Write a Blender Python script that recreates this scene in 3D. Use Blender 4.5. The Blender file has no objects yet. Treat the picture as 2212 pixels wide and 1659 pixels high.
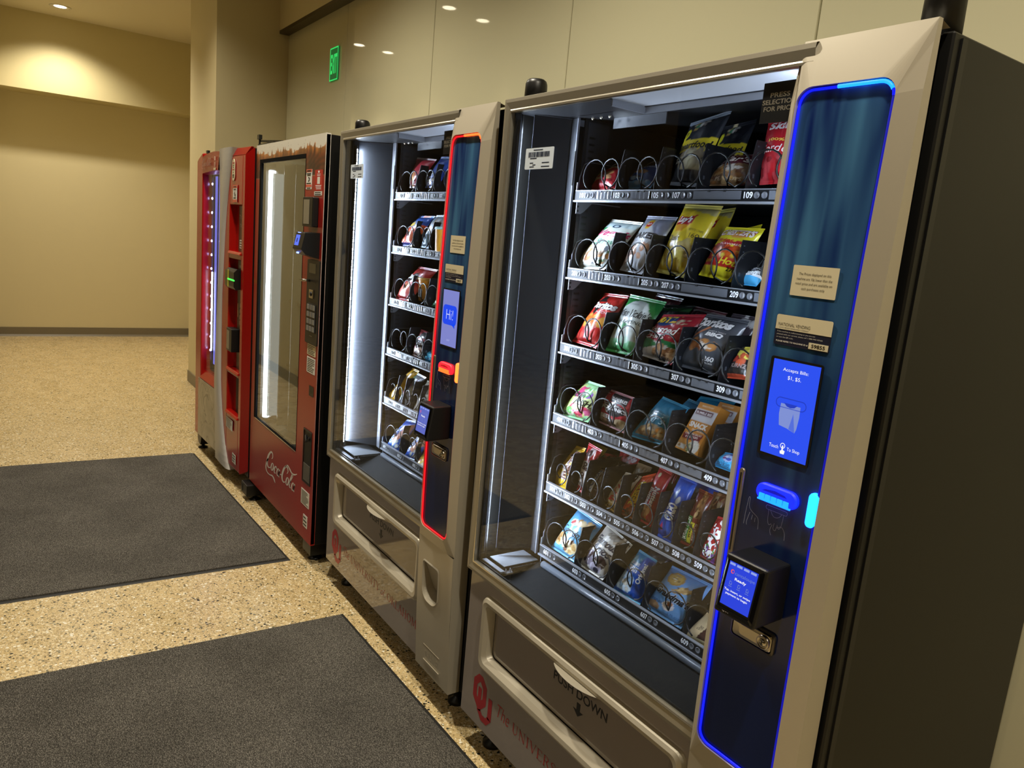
import bpy, bmesh, math, random
import numpy as np
from mathutils import Vector, Matrix
R = random.Random(7)
sc = bpy.context.scene
col = sc.collection

# ------------------------------------------------------------------ camera, world, lights, exposure
cam = bpy.data.objects.new('camera', bpy.data.cameras.new('camera'))
col.objects.link(cam)
RC = [[0.5581691, 0.8250750, 0.0877413], [0.2024734, -0.0328926, -0.9787352], [-0.8046439, 0.5640650, -0.1854153]]
M = Matrix(((RC[0][0], -RC[1][0], -RC[2][0], 1.69611), (RC[0][1], -RC[1][1], -RC[2][1], -1.0884),
            (RC[0][2], -RC[1][2], -RC[2][2], 1.473822), (0, 0, 0, 1)))
cam.matrix_world = M
cam.data.sensor_width = 36.0
cam.data.lens = 1615.9574 * 36.0 / 2212
cam.data.clip_start = 0.02
sc.camera = cam
sc.view_settings.view_transform = 'Standard'
sc.view_settings.look = 'None'
sc.view_settings.gamma = 1.0
sc.view_settings.exposure = 0.0
sc.view_settings.use_curve_mapping = False
try:
    sc.cycles.use_denoising = True
    sc.cycles.max_bounces = 8
    sc.cycles.transparent_max_bounces = 16
    sc.cycles.sample_clamp_indirect = 6.0
    sc.cycles.caustics_reflective = False
    sc.cycles.caustics_refractive = False
except Exception:
    pass
w = bpy.data.worlds.new('world'); sc.world = w; w.use_nodes = True
w.node_tree.nodes['Background'].inputs[0].default_value = (1.0, .88, .66, 1)
w.node_tree.nodes['Background'].inputs[1].default_value = 0.02

CEIL = 3.284
WARM = (1.0, .91, .74)
SPOT_W = 114.0
LIGHTS = [(-7.12, -.505, 1.0), (-5.92, -.33, .65), (-4.07, -.33, .35), (-2.22, -.40, 1.3, 148), (-.37, -.45, 1.35, 148), (1.48, -.48, 1.3, 148),
          (3.3, -.48, .8), (1.2, -3.4, .35, 150), (-.7, -3.4, .3, 150)]  # last two are unseen fill lamps added to brighten the machine fronts
SECOND = [(-5.95, -.66), (-4.15, -.70)]
def spot(x, y, k, ang=130):
    d = bpy.data.lights.new('downlight_beam', 'SPOT')
    d.energy = SPOT_W * k; d.color = WARM
    d.spot_size = math.radians(ang); d.spot_blend = .8; d.shadow_soft_size = .045
    o = bpy.data.objects.new('downlight_beam', d); col.objects.link(o)
    o.location = (x, y, CEIL - .03)
    return o

# ------------------------------------------------------------------ helpers
def lin(h):
    if isinstance(h, (tuple, list)): return tuple(h[:3])
    h = h.lstrip('#')
    out = []
    for i in (0, 2, 4):
        c = int(h[i:i + 2], 16) / 255
        out.append(c / 12.92 if c <= .04045 else ((c + .055) / 1.055) ** 2.4)
    return tuple(out)

MATS = {}
def mat(name, base='808080', rough=.5, metal=0.0, emis=None, estr=0.0, spec=.5, coat=0.0, bump=None):
    if name in MATS: return MATS[name]
    m = bpy.data.materials.new(name); m.use_nodes = True
    nt = m.node_tree; b = nt.nodes['Principled BSDF']
    b.inputs['Base Color'].default_value = (*lin(base), 1)
    b.inputs['Roughness'].default_value = rough
    b.inputs['Metallic'].default_value = metal
    b.inputs['Specular IOR Level'].default_value = spec
    b.inputs['Coat Weight'].default_value = coat
    if emis is not None:
        b.inputs['Emission Color'].default_value = (*lin(emis), 1)
        b.inputs['Emission Strength'].default_value = estr
    if bump:
        sc_, st, dist = bump
        tc = nt.nodes.new('ShaderNodeTexCoord'); n = nt.nodes.new('ShaderNodeTexNoise'); bp = nt.nodes.new('ShaderNodeBump')
        n.inputs['Scale'].default_value = sc_; n.inputs['Detail'].default_value = 3
        bp.inputs['Strength'].default_value = st; bp.inputs['Distance'].default_value = dist
        nt.links.new(tc.outputs['Object'], n.inputs['Vector']); nt.links.new(n.outputs['Fac'], bp.inputs['Height'])
        nt.links.new(bp.outputs['Normal'], b.inputs['Normal'])
    MATS[name] = m
    return m
def ink(h, rough=.45):
    return mat('print_' + h.lstrip('#') + ('' if rough == .45 else '_r%d' % (rough * 100)), h, rough)
def glow(h, s, name=None):
    return mat(name or 'glow_%s_%g' % (h, s), '000000', .5, emis=h, estr=s)

def glass_mat(name, tint=(.95, .97, .97), refl=1.0):
    m = bpy.data.materials.new(name); m.use_nodes = True; nt = m.node_tree
    for n in list(nt.nodes): nt.nodes.remove(n)
    out = nt.nodes.new('ShaderNodeOutputMaterial'); mix = nt.nodes.new('ShaderNodeMixShader')
    tr = nt.nodes.new('ShaderNodeBsdfTransparent'); gl = nt.nodes.new('ShaderNodeBsdfGlossy'); lw = nt.nodes.new('ShaderNodeLayerWeight')
    lw.inputs['Blend'].default_value = .5
    pw = nt.nodes.new('ShaderNodeMath'); pw.operation = 'POWER'; pw.inputs[1].default_value = 5
    mu = nt.nodes.new('ShaderNodeMath'); mu.operation = 'MULTIPLY_ADD'; mu.inputs[1].default_value = .96 * refl; mu.inputs[2].default_value = .04 * refl; mu.use_clamp = True
    tr.inputs[0].default_value = (*tint, 1); gl.inputs['Roughness'].default_value = 0.02
    nt.links.new(lw.outputs['Facing'], pw.inputs[0]); nt.links.new(pw.outputs[0], mu.inputs[0]); nt.links.new(mu.outputs[0], mix.inputs[0])
    nt.links.new(tr.outputs[0], mix.inputs[1]); nt.links.new(gl.outputs[0], mix.inputs[2]); nt.links.new(mix.outputs[0], out.inputs[0])
    return m

class MB:
    """collects shapes into one mesh"""
    def __init__(s): s.v = []; s.f = []; s.sm = []
    def add(s, vs, fs, smooth=False):
        n = len(s.v); s.v += [tuple(p) for p in vs]; s.f += [tuple(i + n for i in f) for f in fs]; s.sm += [smooth] * len(fs)
        return s
    def box(s, x0, x1, y0, y1, z0, z1):
        return s.add([(x0, y0, z0), (x1, y0, z0), (x1, y1, z0), (x0, y1, z0), (x0, y0, z1), (x1, y0, z1), (x1, y1, z1), (x0, y1, z1)],
                     [(3, 2, 1, 0), (4, 5, 6, 7), (0, 1, 5, 4), (1, 2, 6, 5), (2, 3, 7, 6), (3, 0, 4, 7)])
    def hexa(s, p):      # 8 points: bottom 4 ccw (from above), top 4
        return s.add(p, [(3, 2, 1, 0), (4, 5, 6, 7), (0, 1, 5, 4), (1, 2, 6, 5), (2, 3, 7, 6), (3, 0, 4, 7)])
    def prism(s, poly, a, b, axis='y', smooth=False):
        """poly in the plane across axis: 'y' -> (x,z); 'x' -> (y,z); 'z' -> (x,y)"""
        def P(q, t): return {'y': (q[0], t, q[1]), 'x': (t, q[0], q[1]), 'z': (q[0], q[1], t)}[axis]
        n = len(poly)
        vs = [P(q, a) for q in poly] + [P(q, b) for q in poly]
        fs = [tuple(range(n)), tuple(range(2 * n - 1, n - 1, -1))]
        s.add(vs, fs)
        s.add(vs, [(i, i + n, (i + 1) % n + n, (i + 1) % n) for i in range(n)], smooth)
        return s
    def tube(s, path, r, k=8, closed=False, cap=True):
        P = [Vector(p) for p in path]; n = len(P)
        rs = r if isinstance(r, (list, tuple)) else [r] * n
        up = None; vs = []
        for i in range(n):
            a = P[(i - 1) % n] if (closed or i > 0) else P[i]
            b = P[(i + 1) % n] if (closed or i < n - 1) else P[i]
            t = (b - a).normalized() if (b - a).length > 1e-9 else Vector((0, 0, 1))
            if up is None:
                up = Vector((0, 0, 1)) if abs(t.z) < .9 else Vector((1, 0, 0))
            up = (up - t * up.dot(t)); up = up.normalized() if up.length > 1e-6 else t.orthogonal().normalized()
            sd = t.cross(up)
            for j in range(k):
                an = 2 * math.pi * j / k
                vs.append(P[i] + (up * math.cos(an) + sd * math.sin(an)) * rs[i])
        fs = []
        for i in range(n if closed else n - 1):
            for j in range(k):
                a = i * k + j; b = i * k + (j + 1) % k; c = ((i + 1) % n) * k + (j + 1) % k; d = ((i + 1) % n) * k + j
                fs.append((a, d, c, b))
        s.add(vs, fs, True)
        if cap and not closed:
            m = len(s.v) - n * k
            s.f += [tuple(m + j for j in range(k)), tuple(m + (n - 1) * k + j for j in range(k - 1, -1, -1))]; s.sm += [False, False]
        return s
    def cyl(s, c, r, h, axis='z', k=20, r2=None):
        r2 = r if r2 is None else r2
        a = Vector(c); d = Vector({'x': (1, 0, 0), 'y': (0, 1, 0), 'z': (0, 0, 1)}[axis])
        return s.tube([a, a + d * h], [r, r2], k)
    def lathe(s, c, prof, axis='z', k=24):
        """prof: list of (radius, height)"""
        vs = []
        for r_, h in prof:
            for j in range(k):
                an = 2 * math.pi * j / k; ca, sa = math.cos(an) * r_, math.sin(an) * r_
                vs.append({'z': (c[0] + ca, c[1] + sa, c[2] + h), 'y': (c[0] + ca, c[1] + h, c[2] + sa), 'x': (c[0] + h, c[1] + ca, c[2] + sa)}[axis])
        fs = []
        for i in range(len(prof) - 1):
            for j in range(k):
                f = (i * k + j, i * k + (j + 1) % k, (i + 1) * k + (j + 1) % k, (i + 1) * k + j)
                fs.append(f if axis != 'y' else f[::-1])
        return s.add(vs, fs, True)
    def strip(s, A, B, closed=True, smooth=False):
        n = len(A); vs = list(A) + list(B)
        return s.add(vs, [(i, (i + 1) % n, (i + 1) % n + n, i + n) for i in range(n if closed else n - 1)], smooth)
    def face(s, pts): return s.add(pts, [tuple(range(len(pts)))])
    def build(s, name, m, parent=None, bevel=0, seg=2, kind=None):
        me = bpy.data.meshes.new(name); me.from_pydata(s.v, [], s.f); me.update()
        me.polygons.foreach_set('use_smooth', s.sm)
        if m: me.materials.append(m)
        o = bpy.data.objects.new(name, me); col.objects.link(o)
        if parent: o.parent = parent
        if bevel:
            b = o.modifiers.new('bevel', 'BEVEL'); b.width = bevel; b.segments = seg; b.limit_method = 'ANGLE'; b.angle_limit = math.radians(40)
            b.harden_normals = False
        if kind: o['kind'] = kind
        return o

def tag(o, label, cat, group=None):
    o['label'] = label; o['category'] = cat
    if group: o['group'] = group
    return o
def empty(name, loc, label=None, cat=None, group=None, rz=0):
    o = bpy.data.objects.new(name, None); col.objects.link(o); o.location = loc; o.rotation_euler = (0, 0, rz); o.empty_display_size = .1
    if label: tag(o, label, cat, group)
    return o
def struct(mb, name, m, **k):
    return mb.build(name, m, kind='structure', **k)

def rrect(x0, x1, z0, z1, r, n=6):
    """rounded rectangle, counter-clockwise seen from -y (x right, z up)"""
    rs = r if isinstance(r, (list, tuple)) else [r] * 4     # bl, br, tr, tl
    out = []
    for (cx, cz, a0, rr) in ((x0 + rs[0], z0 + rs[0], 180, rs[0]), (x1 - rs[1], z0 + rs[1], 270, rs[1]), (x1 - rs[2], z1 - rs[2], 0, rs[2]), (x0 + rs[3], z1 - rs[3], 90, rs[3])):
        if rr < 1e-6: out.append((cx, cz)); continue
        for i in range(n + 1):
            a = math.radians(a0 + 90 * i / n); out.append((cx + rr * math.cos(a), cz + rr * math.sin(a)))
    return out
def capsule(cx, cz, w, h, n=8):
    r = min(w, h) / 2
    return rrect(cx - w / 2, cx + w / 2, cz - h / 2, cz + h / 2, r * .999, n)

# ---- lettering
_TX = {}
def text_mesh(s, bold=0.0, shear=0.0, space=1.0):
    key = (s, bold, shear, space)
    if key in _TX: return _TX[key]
    cu = bpy.data.curves.new('letters', 'FONT'); cu.body = s; cu.offset = bold; cu.shear = shear; cu.space_character = space
    cu.resolution_u = 3; cu.align_x = 'CENTER'; cu.fill_mode = 'FRONT'
    ob = bpy.data.objects.new('letters', cu)
    me = bpy.data.meshes.new_from_object(ob)
    V = np.array([v.co[:2] for v in me.vertices]); F = [tuple(p.vertices) for p in me.polygons]
    bpy.data.objects.remove(ob); bpy.data.curves.remove(cu); bpy.data.meshes.remove(me)
    lo, hi = V.min(0), V.max(0)
    V = (V - lo) / (hi - lo)
    _TX[key] = (V, F, (hi - lo)[0] / (hi - lo)[1])
    return _TX[key]
def letters(mb, s, x0, x1, z0, z1, y, bold=0.0, shear=0.0, space=1.0, fit=False):
    """writing on a plane facing -y; fit keeps the letters' own proportions, centred in the box"""
    V, F, asp = text_mesh(s, bold, shear, space)
    if fit:
        h = min(z1 - z0, (x1 - x0) / asp); wd = h * asp
        cx, cz = (x0 + x1) / 2, (z0 + z1) / 2
        x0, x1, z0, z1 = cx - wd / 2, cx + wd / 2, cz - h / 2, cz + h / 2
    yy = y if callable(y) else (lambda x, z: y)
    vs = []
    for u, v in V:
        x = x0 + (x1 - x0) * u; z = z0 + (z1 - z0) * v
        vs.append((x, yy(x, z), z))
    mb.add(vs, F)
    return mb
def write(parent, s, x0, x1, z0, z1, y, m, name='lettering', **k):
    return letters(MB(), s, x0, x1, z0, z1, y, **k).build(name, m, parent)

def crom(pts, n=6):
    P = [np.array(p, float) for p in pts]; P = [2 * P[0] - P[1]] + P + [2 * P[-1] - P[-2]]; out = []
    for i in range(1, len(P) - 2):
        for k in range(n):
            t = k / n
            out.append(.5 * ((2 * P[i]) + (P[i + 1] - P[i - 1]) * t + (2 * P[i - 1] - 5 * P[i] + 4 * P[i + 1] - P[i + 2]) * t * t + (-P[i - 1] + 3 * P[i] - 3 * P[i + 1] + P[i + 2]) * t ** 3))
    out.append(P[-2]); return out
def stroke(mb, pts, y, to, n=6):
    """pts (u, v, width): a brush stroke on a plane facing -y; to maps (u, v) to (x, z)"""
    C = crom(pts, n); A = []; B = []
    for i, c in enumerate(C):
        a = C[max(i - 1, 0)]; b = C[min(i + 1, len(C) - 1)]; t = (b - a)[:2]; L = np.hypot(*t) or 1; nn = np.array([-t[1], t[0]]) / L * c[2] / 2
        for q, lst in ((c[:2] + nn, A), (c[:2] - nn, B)):
            x, z = to(*q); lst.append((x, y, z))
    return mb.strip(A, B, closed=False)

def ellipse_pts(cx, cy, rx, ry, w0, w1):
    return [(cx + rx * math.cos(a), cy + ry * math.sin(a), w0 + (w1 - w0) * abs(math.cos(a))) for a in [math.radians(80 + 36 * i) for i in range(11)]]
def script_logo(mb, x0, x1, z0, z1, y):
    """flowing two-word soft drink signature"""
    def to(u, v):
        u = u + .28 * (v - 1.2)
        return (x0 + (x1 - x0) * (u + .2) / 10.4, z0 + (z1 - z0) * (v + .9) / 4.6)
    S = lambda p: stroke(mb, p, y, to)
    S([(1.75, 2.35, .12), (2.0, 2.75, .2), (1.75, 3.25, .25), (1.2, 3.3, .3), (.65, 2.5, .45), (.5, 1.5, .45), (.85, .75, .32), (1.45, .62, .18), (2.0, 1.1, .08)])
    S([(.62, 1.9, .3), (.35, .9, .34), (.5, .05, .3), (1.2, -.38, .2), (2.1, -.35, .18), (2.9, -.15, .26), (3.6, -.45, .34), (4.05, -.8, .12)])
    S(ellipse_pts(2.35, 1.22, .34, .6, .1, .34))
    S([(3.75, 1.55, .25), (3.55, 1.8, .16), (3.2, 1.6, .3), (3.08, 1.1, .34), (3.3, .66, .2), (3.75, .8, .07)])
    S(ellipse_pts(4.3, 1.22, .33, .58, .1, .32))
    S([(4.72, 1.85, .2), (4.62, 1.3, .3), (4.66, .8, .28), (4.95, .66, .1)])
    S([(5.0, 1.25, .14), (5.25, 1.3, .2), (5.5, 1.36, .14)])
    o = 5.1
    S([(6.9, 2.3, .12), (7.05, 2.75, .2), (6.7, 3.2, .26), (6.2, 3.2, .3), (5.75, 2.4, .45), (5.62, 1.4, .45), (5.95, .72, .32), (6.5, .62, .18), (6.95, 1.05, .08)])
    S([(5.9, 2.9, .1), (6.6, 3.55, .2), (7.4, 3.3, .3), (8.2, 3.0, .26), (8.9, 3.15, .22), (9.5, 3.55, .1)])
    S(ellipse_pts(7.35, 1.22, .34, .6, .1, .34))
    S([(7.9, .9, .1), (8.35, 2.1, .16), (8.55, 2.75, .14), (8.3, 2.85, .2), (8.1, 2.0, .32), (8.05, 1.1, .32), (8.3, .68, .16), (8.6, .8, .06)])
    S(ellipse_pts(9.05, 1.22, .33, .58, .1, .32))
    S([(9.47, 1.85, .2), (9.37, 1.3, .3), (9.42, .8, .28), (9.7, .66, .1)])
    return mb

T_, t_n = .125, .05
SERIF = {
 'U': (.74, [[(.17, 1, T_), (.17, .5, T_), (.18, .24, .12), (.36, .03, .08), (.54, .22, .06), (.57, .5, t_n), (.57, 1, t_n)]], [(.17, 1, .16), (.57, 1, .13)]),
 'N': (.8, [[(.16, 0, t_n), (.16, 1, t_n)], [(.13, 1, T_), (.64, 0, T_)], [(.64, 0, t_n), (.64, 1, t_n)]], [(.16, 0, .13), (.1, 1, .12), (.64, 1, .13)]),
 'I': (.42, [[(.2, 0, T_), (.2, 1, T_)]], [(.2, 0, .16), (.2, 1, .16)]),
 'V': (.72, [[(.1, 1, T_), (.36, 0, T_)], [(.36, 0, t_n), (.61, 1, t_n)]], [(.1, 1, .15), (.61, 1, .12)]),
 'E': (.66, [[(.17, 0, T_), (.17, 1, T_)], [(.06, .98, t_n), (.55, .98, t_n)], [(.17, .52, t_n), (.45, .52, t_n)], [(.06, .02, t_n), (.58, .02, t_n)], [(.56, .02, t_n), (.58, .2, t_n)], [(.54, .98, t_n), (.55, .82, t_n)]], []),
 'R': (.74, [[(.17, 0, T_), (.17, 1, T_)], [(.1, .97, t_n), (.38, .97, .06), (.54, .76, T_), (.4, .53, .06), (.17, .52, t_n)], [(.36, .52, T_), (.66, 0, T_)]], [(.17, 0, .16), (.68, 0, .1)]),
 'S': (.6, [[(.5, .78, t_n), (.42, .94, .06), (.26, .98, .07), (.13, .8, .1), (.2, .62, T_), (.4, .44, T_), (.5, .24, .1), (.38, .04, .07), (.22, .02, .06), (.1, .22, t_n)]], []),
 'T': (.68, [[(.33, 0, T_), (.33, 1, T_)], [(.03, .98, t_n), (.63, .98, t_n)], [(.04, .98, t_n), (.03, .8, t_n)], [(.62, .98, t_n), (.63, .8, t_n)]], [(.33, 0, .16)]),
 'Y': (.7, [[(.09, 1, T_), (.35, .45, T_)], [(.62, 1, t_n), (.35, .45, t_n)], [(.35, .48, T_), (.35, 0, T_)]], [(.09, 1, .14), (.62, 1, .11), (.35, 0, .15)]),
 'O': (.82, [[(.4 + .3 * math.cos(a_), .5 + .48 * math.sin(a_), .05 + .09 * abs(math.cos(a_)) ** 1.5) for a_ in [math.radians(90 + 30 * i) for i in range(13)]]], []),
 'K': (.76, [[(.17, 0, T_), (.17, 1, T_)], [(.2, .42, t_n), (.58, 1, t_n)], [(.3, .56, T_), (.66, 0, T_)]], [(.17, 0, .15), (.17, 1, .15), (.6, 1, .11), (.68, 0, .1)]),
 'L': (.62, [[(.17, 0, T_), (.17, 1, T_)], [(.06, .02, t_n), (.56, .02, t_n)], [(.55, .02, t_n), (.57, .22, t_n)]], [(.17, 1, .16)]),
 'A': (.74, [[(.09, 0, t_n), (.36, 1, t_n)], [(.35, 1, T_), (.63, 0, T_)], [(.19, .35, t_n), (.52, .35, t_n)]], [(.09, 0, .11), (.64, 0, .15)]),
 'H': (.8, [[(.17, 0, T_), (.17, 1, T_)], [(.62, 0, T_), (.62, 1, T_)], [(.17, .51, t_n), (.62, .51, t_n)]], [(.17, 0, .15), (.17, 1, .15), (.62, 0, .15), (.62, 1, .15)]),
 'M': (.94, [[(.13, 0, t_n), (.17, 1, t_n)], [(.17, 1, T_), (.44, .08, T_)], [(.44, .08, t_n), (.72, 1, t_n)], [(.74, 1, T_), (.78, 0, T_)]], [(.13, 0, .12), (.12, 1, .1), (.78, 0, .15), (.78, 1, .12)])}
def serif_words(mb, s, x0, x1, z0, z1, y):
    tot = sum(SERIF[c][0] for c in s); k = (x1 - x0) / tot; cur = 0
    for c in s:
        w_, st, sf = SERIF[c]
        to = lambda u, v, cur=cur: (x0 + (cur + u) * k, z0 + (z1 - z0) * v)
        for p in st:
            # widths are in em heights: squash to the drawn letter width
            stroke(mb, [(a, b, w * .75) for a, b, w in p], y, to, 5)
        for a, b, h in sf:
            q = [to(a - h * .8, b - .018), to(a + h * .8, b - .018), to(a + h * .8, b + .018), to(a - h * .8, b + .018)]
            mb.face([(p[0], y, p[1]) for p in q])
        cur += w_
    return mb
# ------------------------------------------------------------------ room materials
def nodes_of(name, rough=.5, spec=.5):
    m = mat(name, '808080', rough, spec=spec); return m, m.node_tree, m.node_tree.nodes['Principled BSDF']
def ramp(nt, stops, interp='LINEAR'):
    r = nt.nodes.new('ShaderNodeValToRGB'); r.color_ramp.interpolation = interp
    e = r.color_ramp.elements
    while len(e) < len(stops): e.new(.5)
    for i, (p, c) in enumerate(stops): e[i].position = p; e[i].color = (*lin(c), 1)
    return r
def terrazzo():
    m, nt, b = nodes_of('terrazzo', .22, .5)
    tc = nt.nodes.new('ShaderNodeTexCoord')
    def chips(scale, stops, thr):
        v = nt.nodes.new('ShaderNodeTexVoronoi'); v.inputs['Scale'].default_value = scale; v.inputs['Randomness'].default_value = 1.0
        nt.links.new(tc.outputs['Object'], v.inputs['Vector'])
        sp = nt.nodes.new('ShaderNodeSeparateColor'); nt.links.new(v.outputs['Color'], sp.inputs[0])
        r = ramp(nt, stops, 'CONSTANT'); nt.links.new(sp.outputs[0], r.inputs[0])
        # chip size differs from cell to cell
        a = nt.nodes.new('ShaderNodeMath'); a.operation = 'MULTIPLY_ADD'; a.inputs[1].default_value = thr * .6; a.inputs[2].default_value = thr * .6
        nt.links.new(sp.outputs[1], a.inputs[0])
        l = nt.nodes.new('ShaderNodeMath'); l.operation = 'LESS_THAN'; nt.links.new(v.outputs['Distance'], l.inputs[0]); nt.links.new(a.outputs[0], l.inputs[1])
        return r, l
    small, ms = chips(250, [(0, '4a4436'), (.08, '8a7d5e'), (.3, 'cdb687'), (.6, 'ead3a4'), (.86, 'efe6cc')], .5)
    big, mb_ = chips(92, [(0, '2c2b22'), (.09, '6f6a50'), (.2, 'a08a60'), (.42, 'd0b98e'), (.62, 'e8d8b2'), (.88, 'f6f0dc')], .42)
    n = nt.nodes.new('ShaderNodeTexNoise'); n.inputs['Scale'].default_value = 6; n.inputs['Detail'].default_value = 4
    nt.links.new(tc.outputs['Object'], n.inputs['Vector'])
    cem = ramp(nt, [(.3, 'c0a876'), (.7, 'd6bc88')]); nt.links.new(n.outputs['Fac'], cem.inputs[0])
    m1 = nt.nodes.new('ShaderNodeMix'); m1.data_type = 'RGBA'
    nt.links.new(ms.outputs[0], m1.inputs[0]); nt.links.new(cem.outputs[0], m1.inputs[6]); nt.links.new(small.outputs[0], m1.inputs[7])
    m2 = nt.nodes.new('ShaderNodeMix'); m2.data_type = 'RGBA'
    nt.links.new(mb_.outputs[0], m2.inputs[0]); nt.links.new(m1.outputs[2], m2.inputs[6]); nt.links.new(big.outputs[0], m2.inputs[7])
    nt.links.new(m2.outputs[2], b.inputs['Base Color'])
    r2 = ramp(nt, [(.35, '868686'), (.7, '9c9c9c')]); nt.links.new(n.outputs['Fac'], r2.inputs[0]); nt.links.new(r2.outputs[0], b.inputs['Roughness'])
    return m
def carpet():
    m, nt, b = nodes_of('mat_pile', .95, .1)
    tc = nt.nodes.new('ShaderNodeTexCoord')
    n = nt.nodes.new('ShaderNodeTexNoise'); n.inputs['Scale'].default_value = 340; n.inputs['Detail'].default_value = 4; n.inputs['Roughness'].default_value = .75
    mp = nt.nodes.new('ShaderNodeMapping'); mp.inputs['Scale'].default_value = (.55, 1.25, 1)
    nt.links.new(tc.outputs['Object'], mp.inputs[0]); nt.links.new(mp.outputs[0], n.inputs['Vector'])
    n2 = nt.nodes.new('ShaderNodeTexNoise'); n2.inputs['Scale'].default_value = 3.5; n2.inputs['Detail'].default_value = 5
    nt.links.new(tc.outputs['Object'], n2.inputs['Vector'])
    r = ramp(nt, [(.34, '2f2d2a'), (.5, '68645d'), (.66, 'b8b2a6')]); nt.links.new(n.outputs['Fac'], r.inputs[0])
    r2 = ramp(nt, [(.35, 'd6d6d6'), (.65, 'f4f4f4')]); nt.links.new(n2.outputs['Fac'], r2.inputs[0])
    mx = nt.nodes.new('ShaderNodeMix'); mx.data_type = 'RGBA'; mx.blend_type = 'MULTIPLY'; mx.inputs[0].default_value = 1
    nt.links.new(r.outputs[0], mx.inputs[6]); nt.links.new(r2.outputs[0], mx.inputs[7]); nt.links.new(mx.outputs[2], b.inputs['Base Color'])
    bp = nt.nodes.new('ShaderNodeBump'); bp.inputs['Strength'].default_value = .9; bp.inputs['Distance'].default_value = .006
    nt.links.new(n.outputs['Fac'], bp.inputs['Height']); nt.links.new(bp.outputs[0], b.inputs['Normal'])
    return m
M_FLOOR = terrazzo(); M_PILE = carpet()
M_WALL = mat('wall_paint', 'c9bd96', .6, bump=(180, .08, .002))
M_WALL2 = mat('bulkhead_paint', 'c4b88d', .6, bump=(180, .08, .002))
M_CEIL = mat('ceiling_paint', 'd2c8ae', .7)
M_PANEL = mat('back_painted_glass', 'c8c3a3', .03, spec=.6)
M_BASE = mat('rubber_baseboard', '6f6653', .45)
M_RUBBER = mat('black_rubber', '1c1b19', .6)
M_TRIM = mat('bronze_channel', '4a3f2c', .35, metal=.6)
M_WHITE_TRIM = mat('downlight_trim', 'c9c3b4', .4)
M_LAMP = glow('fff0cf', 9.0, 'lamp_glow')

# ------------------------------------------------------------------ room shell
struct(MB().box(-8.2, 5.2, -5.2, 3.2, -.1, 0), 'floor', M_FLOOR)
struct(MB().box(-8.2, 5.2, -5.2, 3.2, CEIL, CEIL + .1), 'ceiling', M_CEIL)
struct(MB().box(-8.2, -8.0, -5.2, 3.2, 0, CEIL), 'wall_far', M_WALL)
o = struct(MB().box(-8.0, -7.6, -5.2, 3.2, 2.546, CEIL), 'wall_bulkhead', M_WALL2)
struct(MB().box(-8.0, -5.356, .88, 1.0, 0, CEIL), 'wall_recess', M_WALL)
struct(MB().box(-5.356, -4.4576, .306, 1.0, 0, CEIL), 'wall_pier', M_WALL)
struct(MB().box(-4.4576, 5.0, .872, 1.0, 0, CEIL), 'wall_back', M_WALL)
struct(MB().box(-4.4576, 5.0, .765, .872, 2.905, CEIL), 'wall_upper', M_WALL)
struct(MB().box(-4.4576, 5.0, .765, .838, 2.882, 2.905), 'trim_1', M_TRIM)
struct(MB().box(-8.0, -4.35, -1.3, -1.15, 0, CEIL), 'wall_opposite', M_WALL)
struct(MB().box(5.0, 5.2, -5.2, 3.2, 0, CEIL), 'wall_near', M_WALL)
struct(MB().box(-4.35, 5.2, -5.2, -5.0, 0, CEIL), 'wall_front_dark', mat('dark_unseen_wall', '0a0a0a', .08))  # unseen front wall, made dark to keep reflections in the machine glass low
struct(MB().box(-8.2, -4.35, -5.2, -5.0, 0, CEIL), 'wall_front', M_WALL)
def base_run(name, poly, bevel=.004):
    return struct(MB().prism(poly, 0.0, .098, 'z'), name, M_BASE)
base_run('baseboard_far', [(-8.0, -1.15), (-7.992, -1.15), (-7.992, .88), (-8.0, .88)])
struct(MB().prism([(-7.992, 0), (-7.972, 0), (-7.992, .02)], -1.15, .88, 'y'), 'trim_2', M_BASE)
base_run('baseboard_pier', [(-5.356, .306), (-5.356, .298), (-4.45, .298), (-4.45, .872), (-4.4576, .872), (-4.4576, .306)])
base_run('baseboard_recess', [(-8, .88), (-8, .872), (-5.356, .872), (-5.356, .88)])
base_run('baseboard_opposite', [(-8, -1.15), (-4.342, -1.15), (-4.342, -1.3), (-4.35, -1.3), (-4.35, -1.142), (-8, -1.142)])
# glossy glass panels on the back wall, joints every 1.185 m
xs = [-4.4576, -3.2490, -2.0420, -.8675, .2810, 1.462, 2.645, 3.83, 5.0]
pn = empty('wall_cladding', (0, 0, 0)); pn['kind'] = 'structure'
for i in range(len(xs) - 1):
    MB().box(xs[i] + .0025, xs[i + 1] - .0025, .837, .866, .0, 2.884).build('panel', M_PANEL, pn, bevel=.002, seg=1)
struct(MB().box(-4.4576, 5.0, .864, .872, 0, 2.884), 'trim_3', mat('dark_joint', '3a3628', .6))

def downlight(x, y, k, ang=130, lab=None):
    t = empty('downlight', (x, y, CEIL), lab or 'round recessed ceiling downlight above the row of vending machines', 'light', 'recessed downlights')
    MB().lathe((0, 0, 0), [(.052, .004), (.056, -.001), (.082, -.006), (.092, -.004), (.093, .001)], 'z', 32).build('trim_ring', M_WHITE_TRIM, t)
    MB().lathe((0, 0, 0), [(.0001, -.0005), (.03, -.0008), (.053, -.0008)], 'z', 24).build('lens', M_LAMP, t)
    spot(x, y, k, ang)
WHERE = ['close to the lit bulkhead', 'over the floor between bulkhead and pier', 'in front of the pier', 'over the red glass-front drinks machine', 'over the nearest snack machine',
         'past the black side of the nearest machine', 'in the corner past the nearest machine', 'added unseen as front fill opposite the nearest machine', 'added unseen as front fill opposite the second snack machine']
for i, a in enumerate(LIGHTS): downlight(*a, lab='round recessed ceiling downlight ' + WHERE[i])
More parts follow.
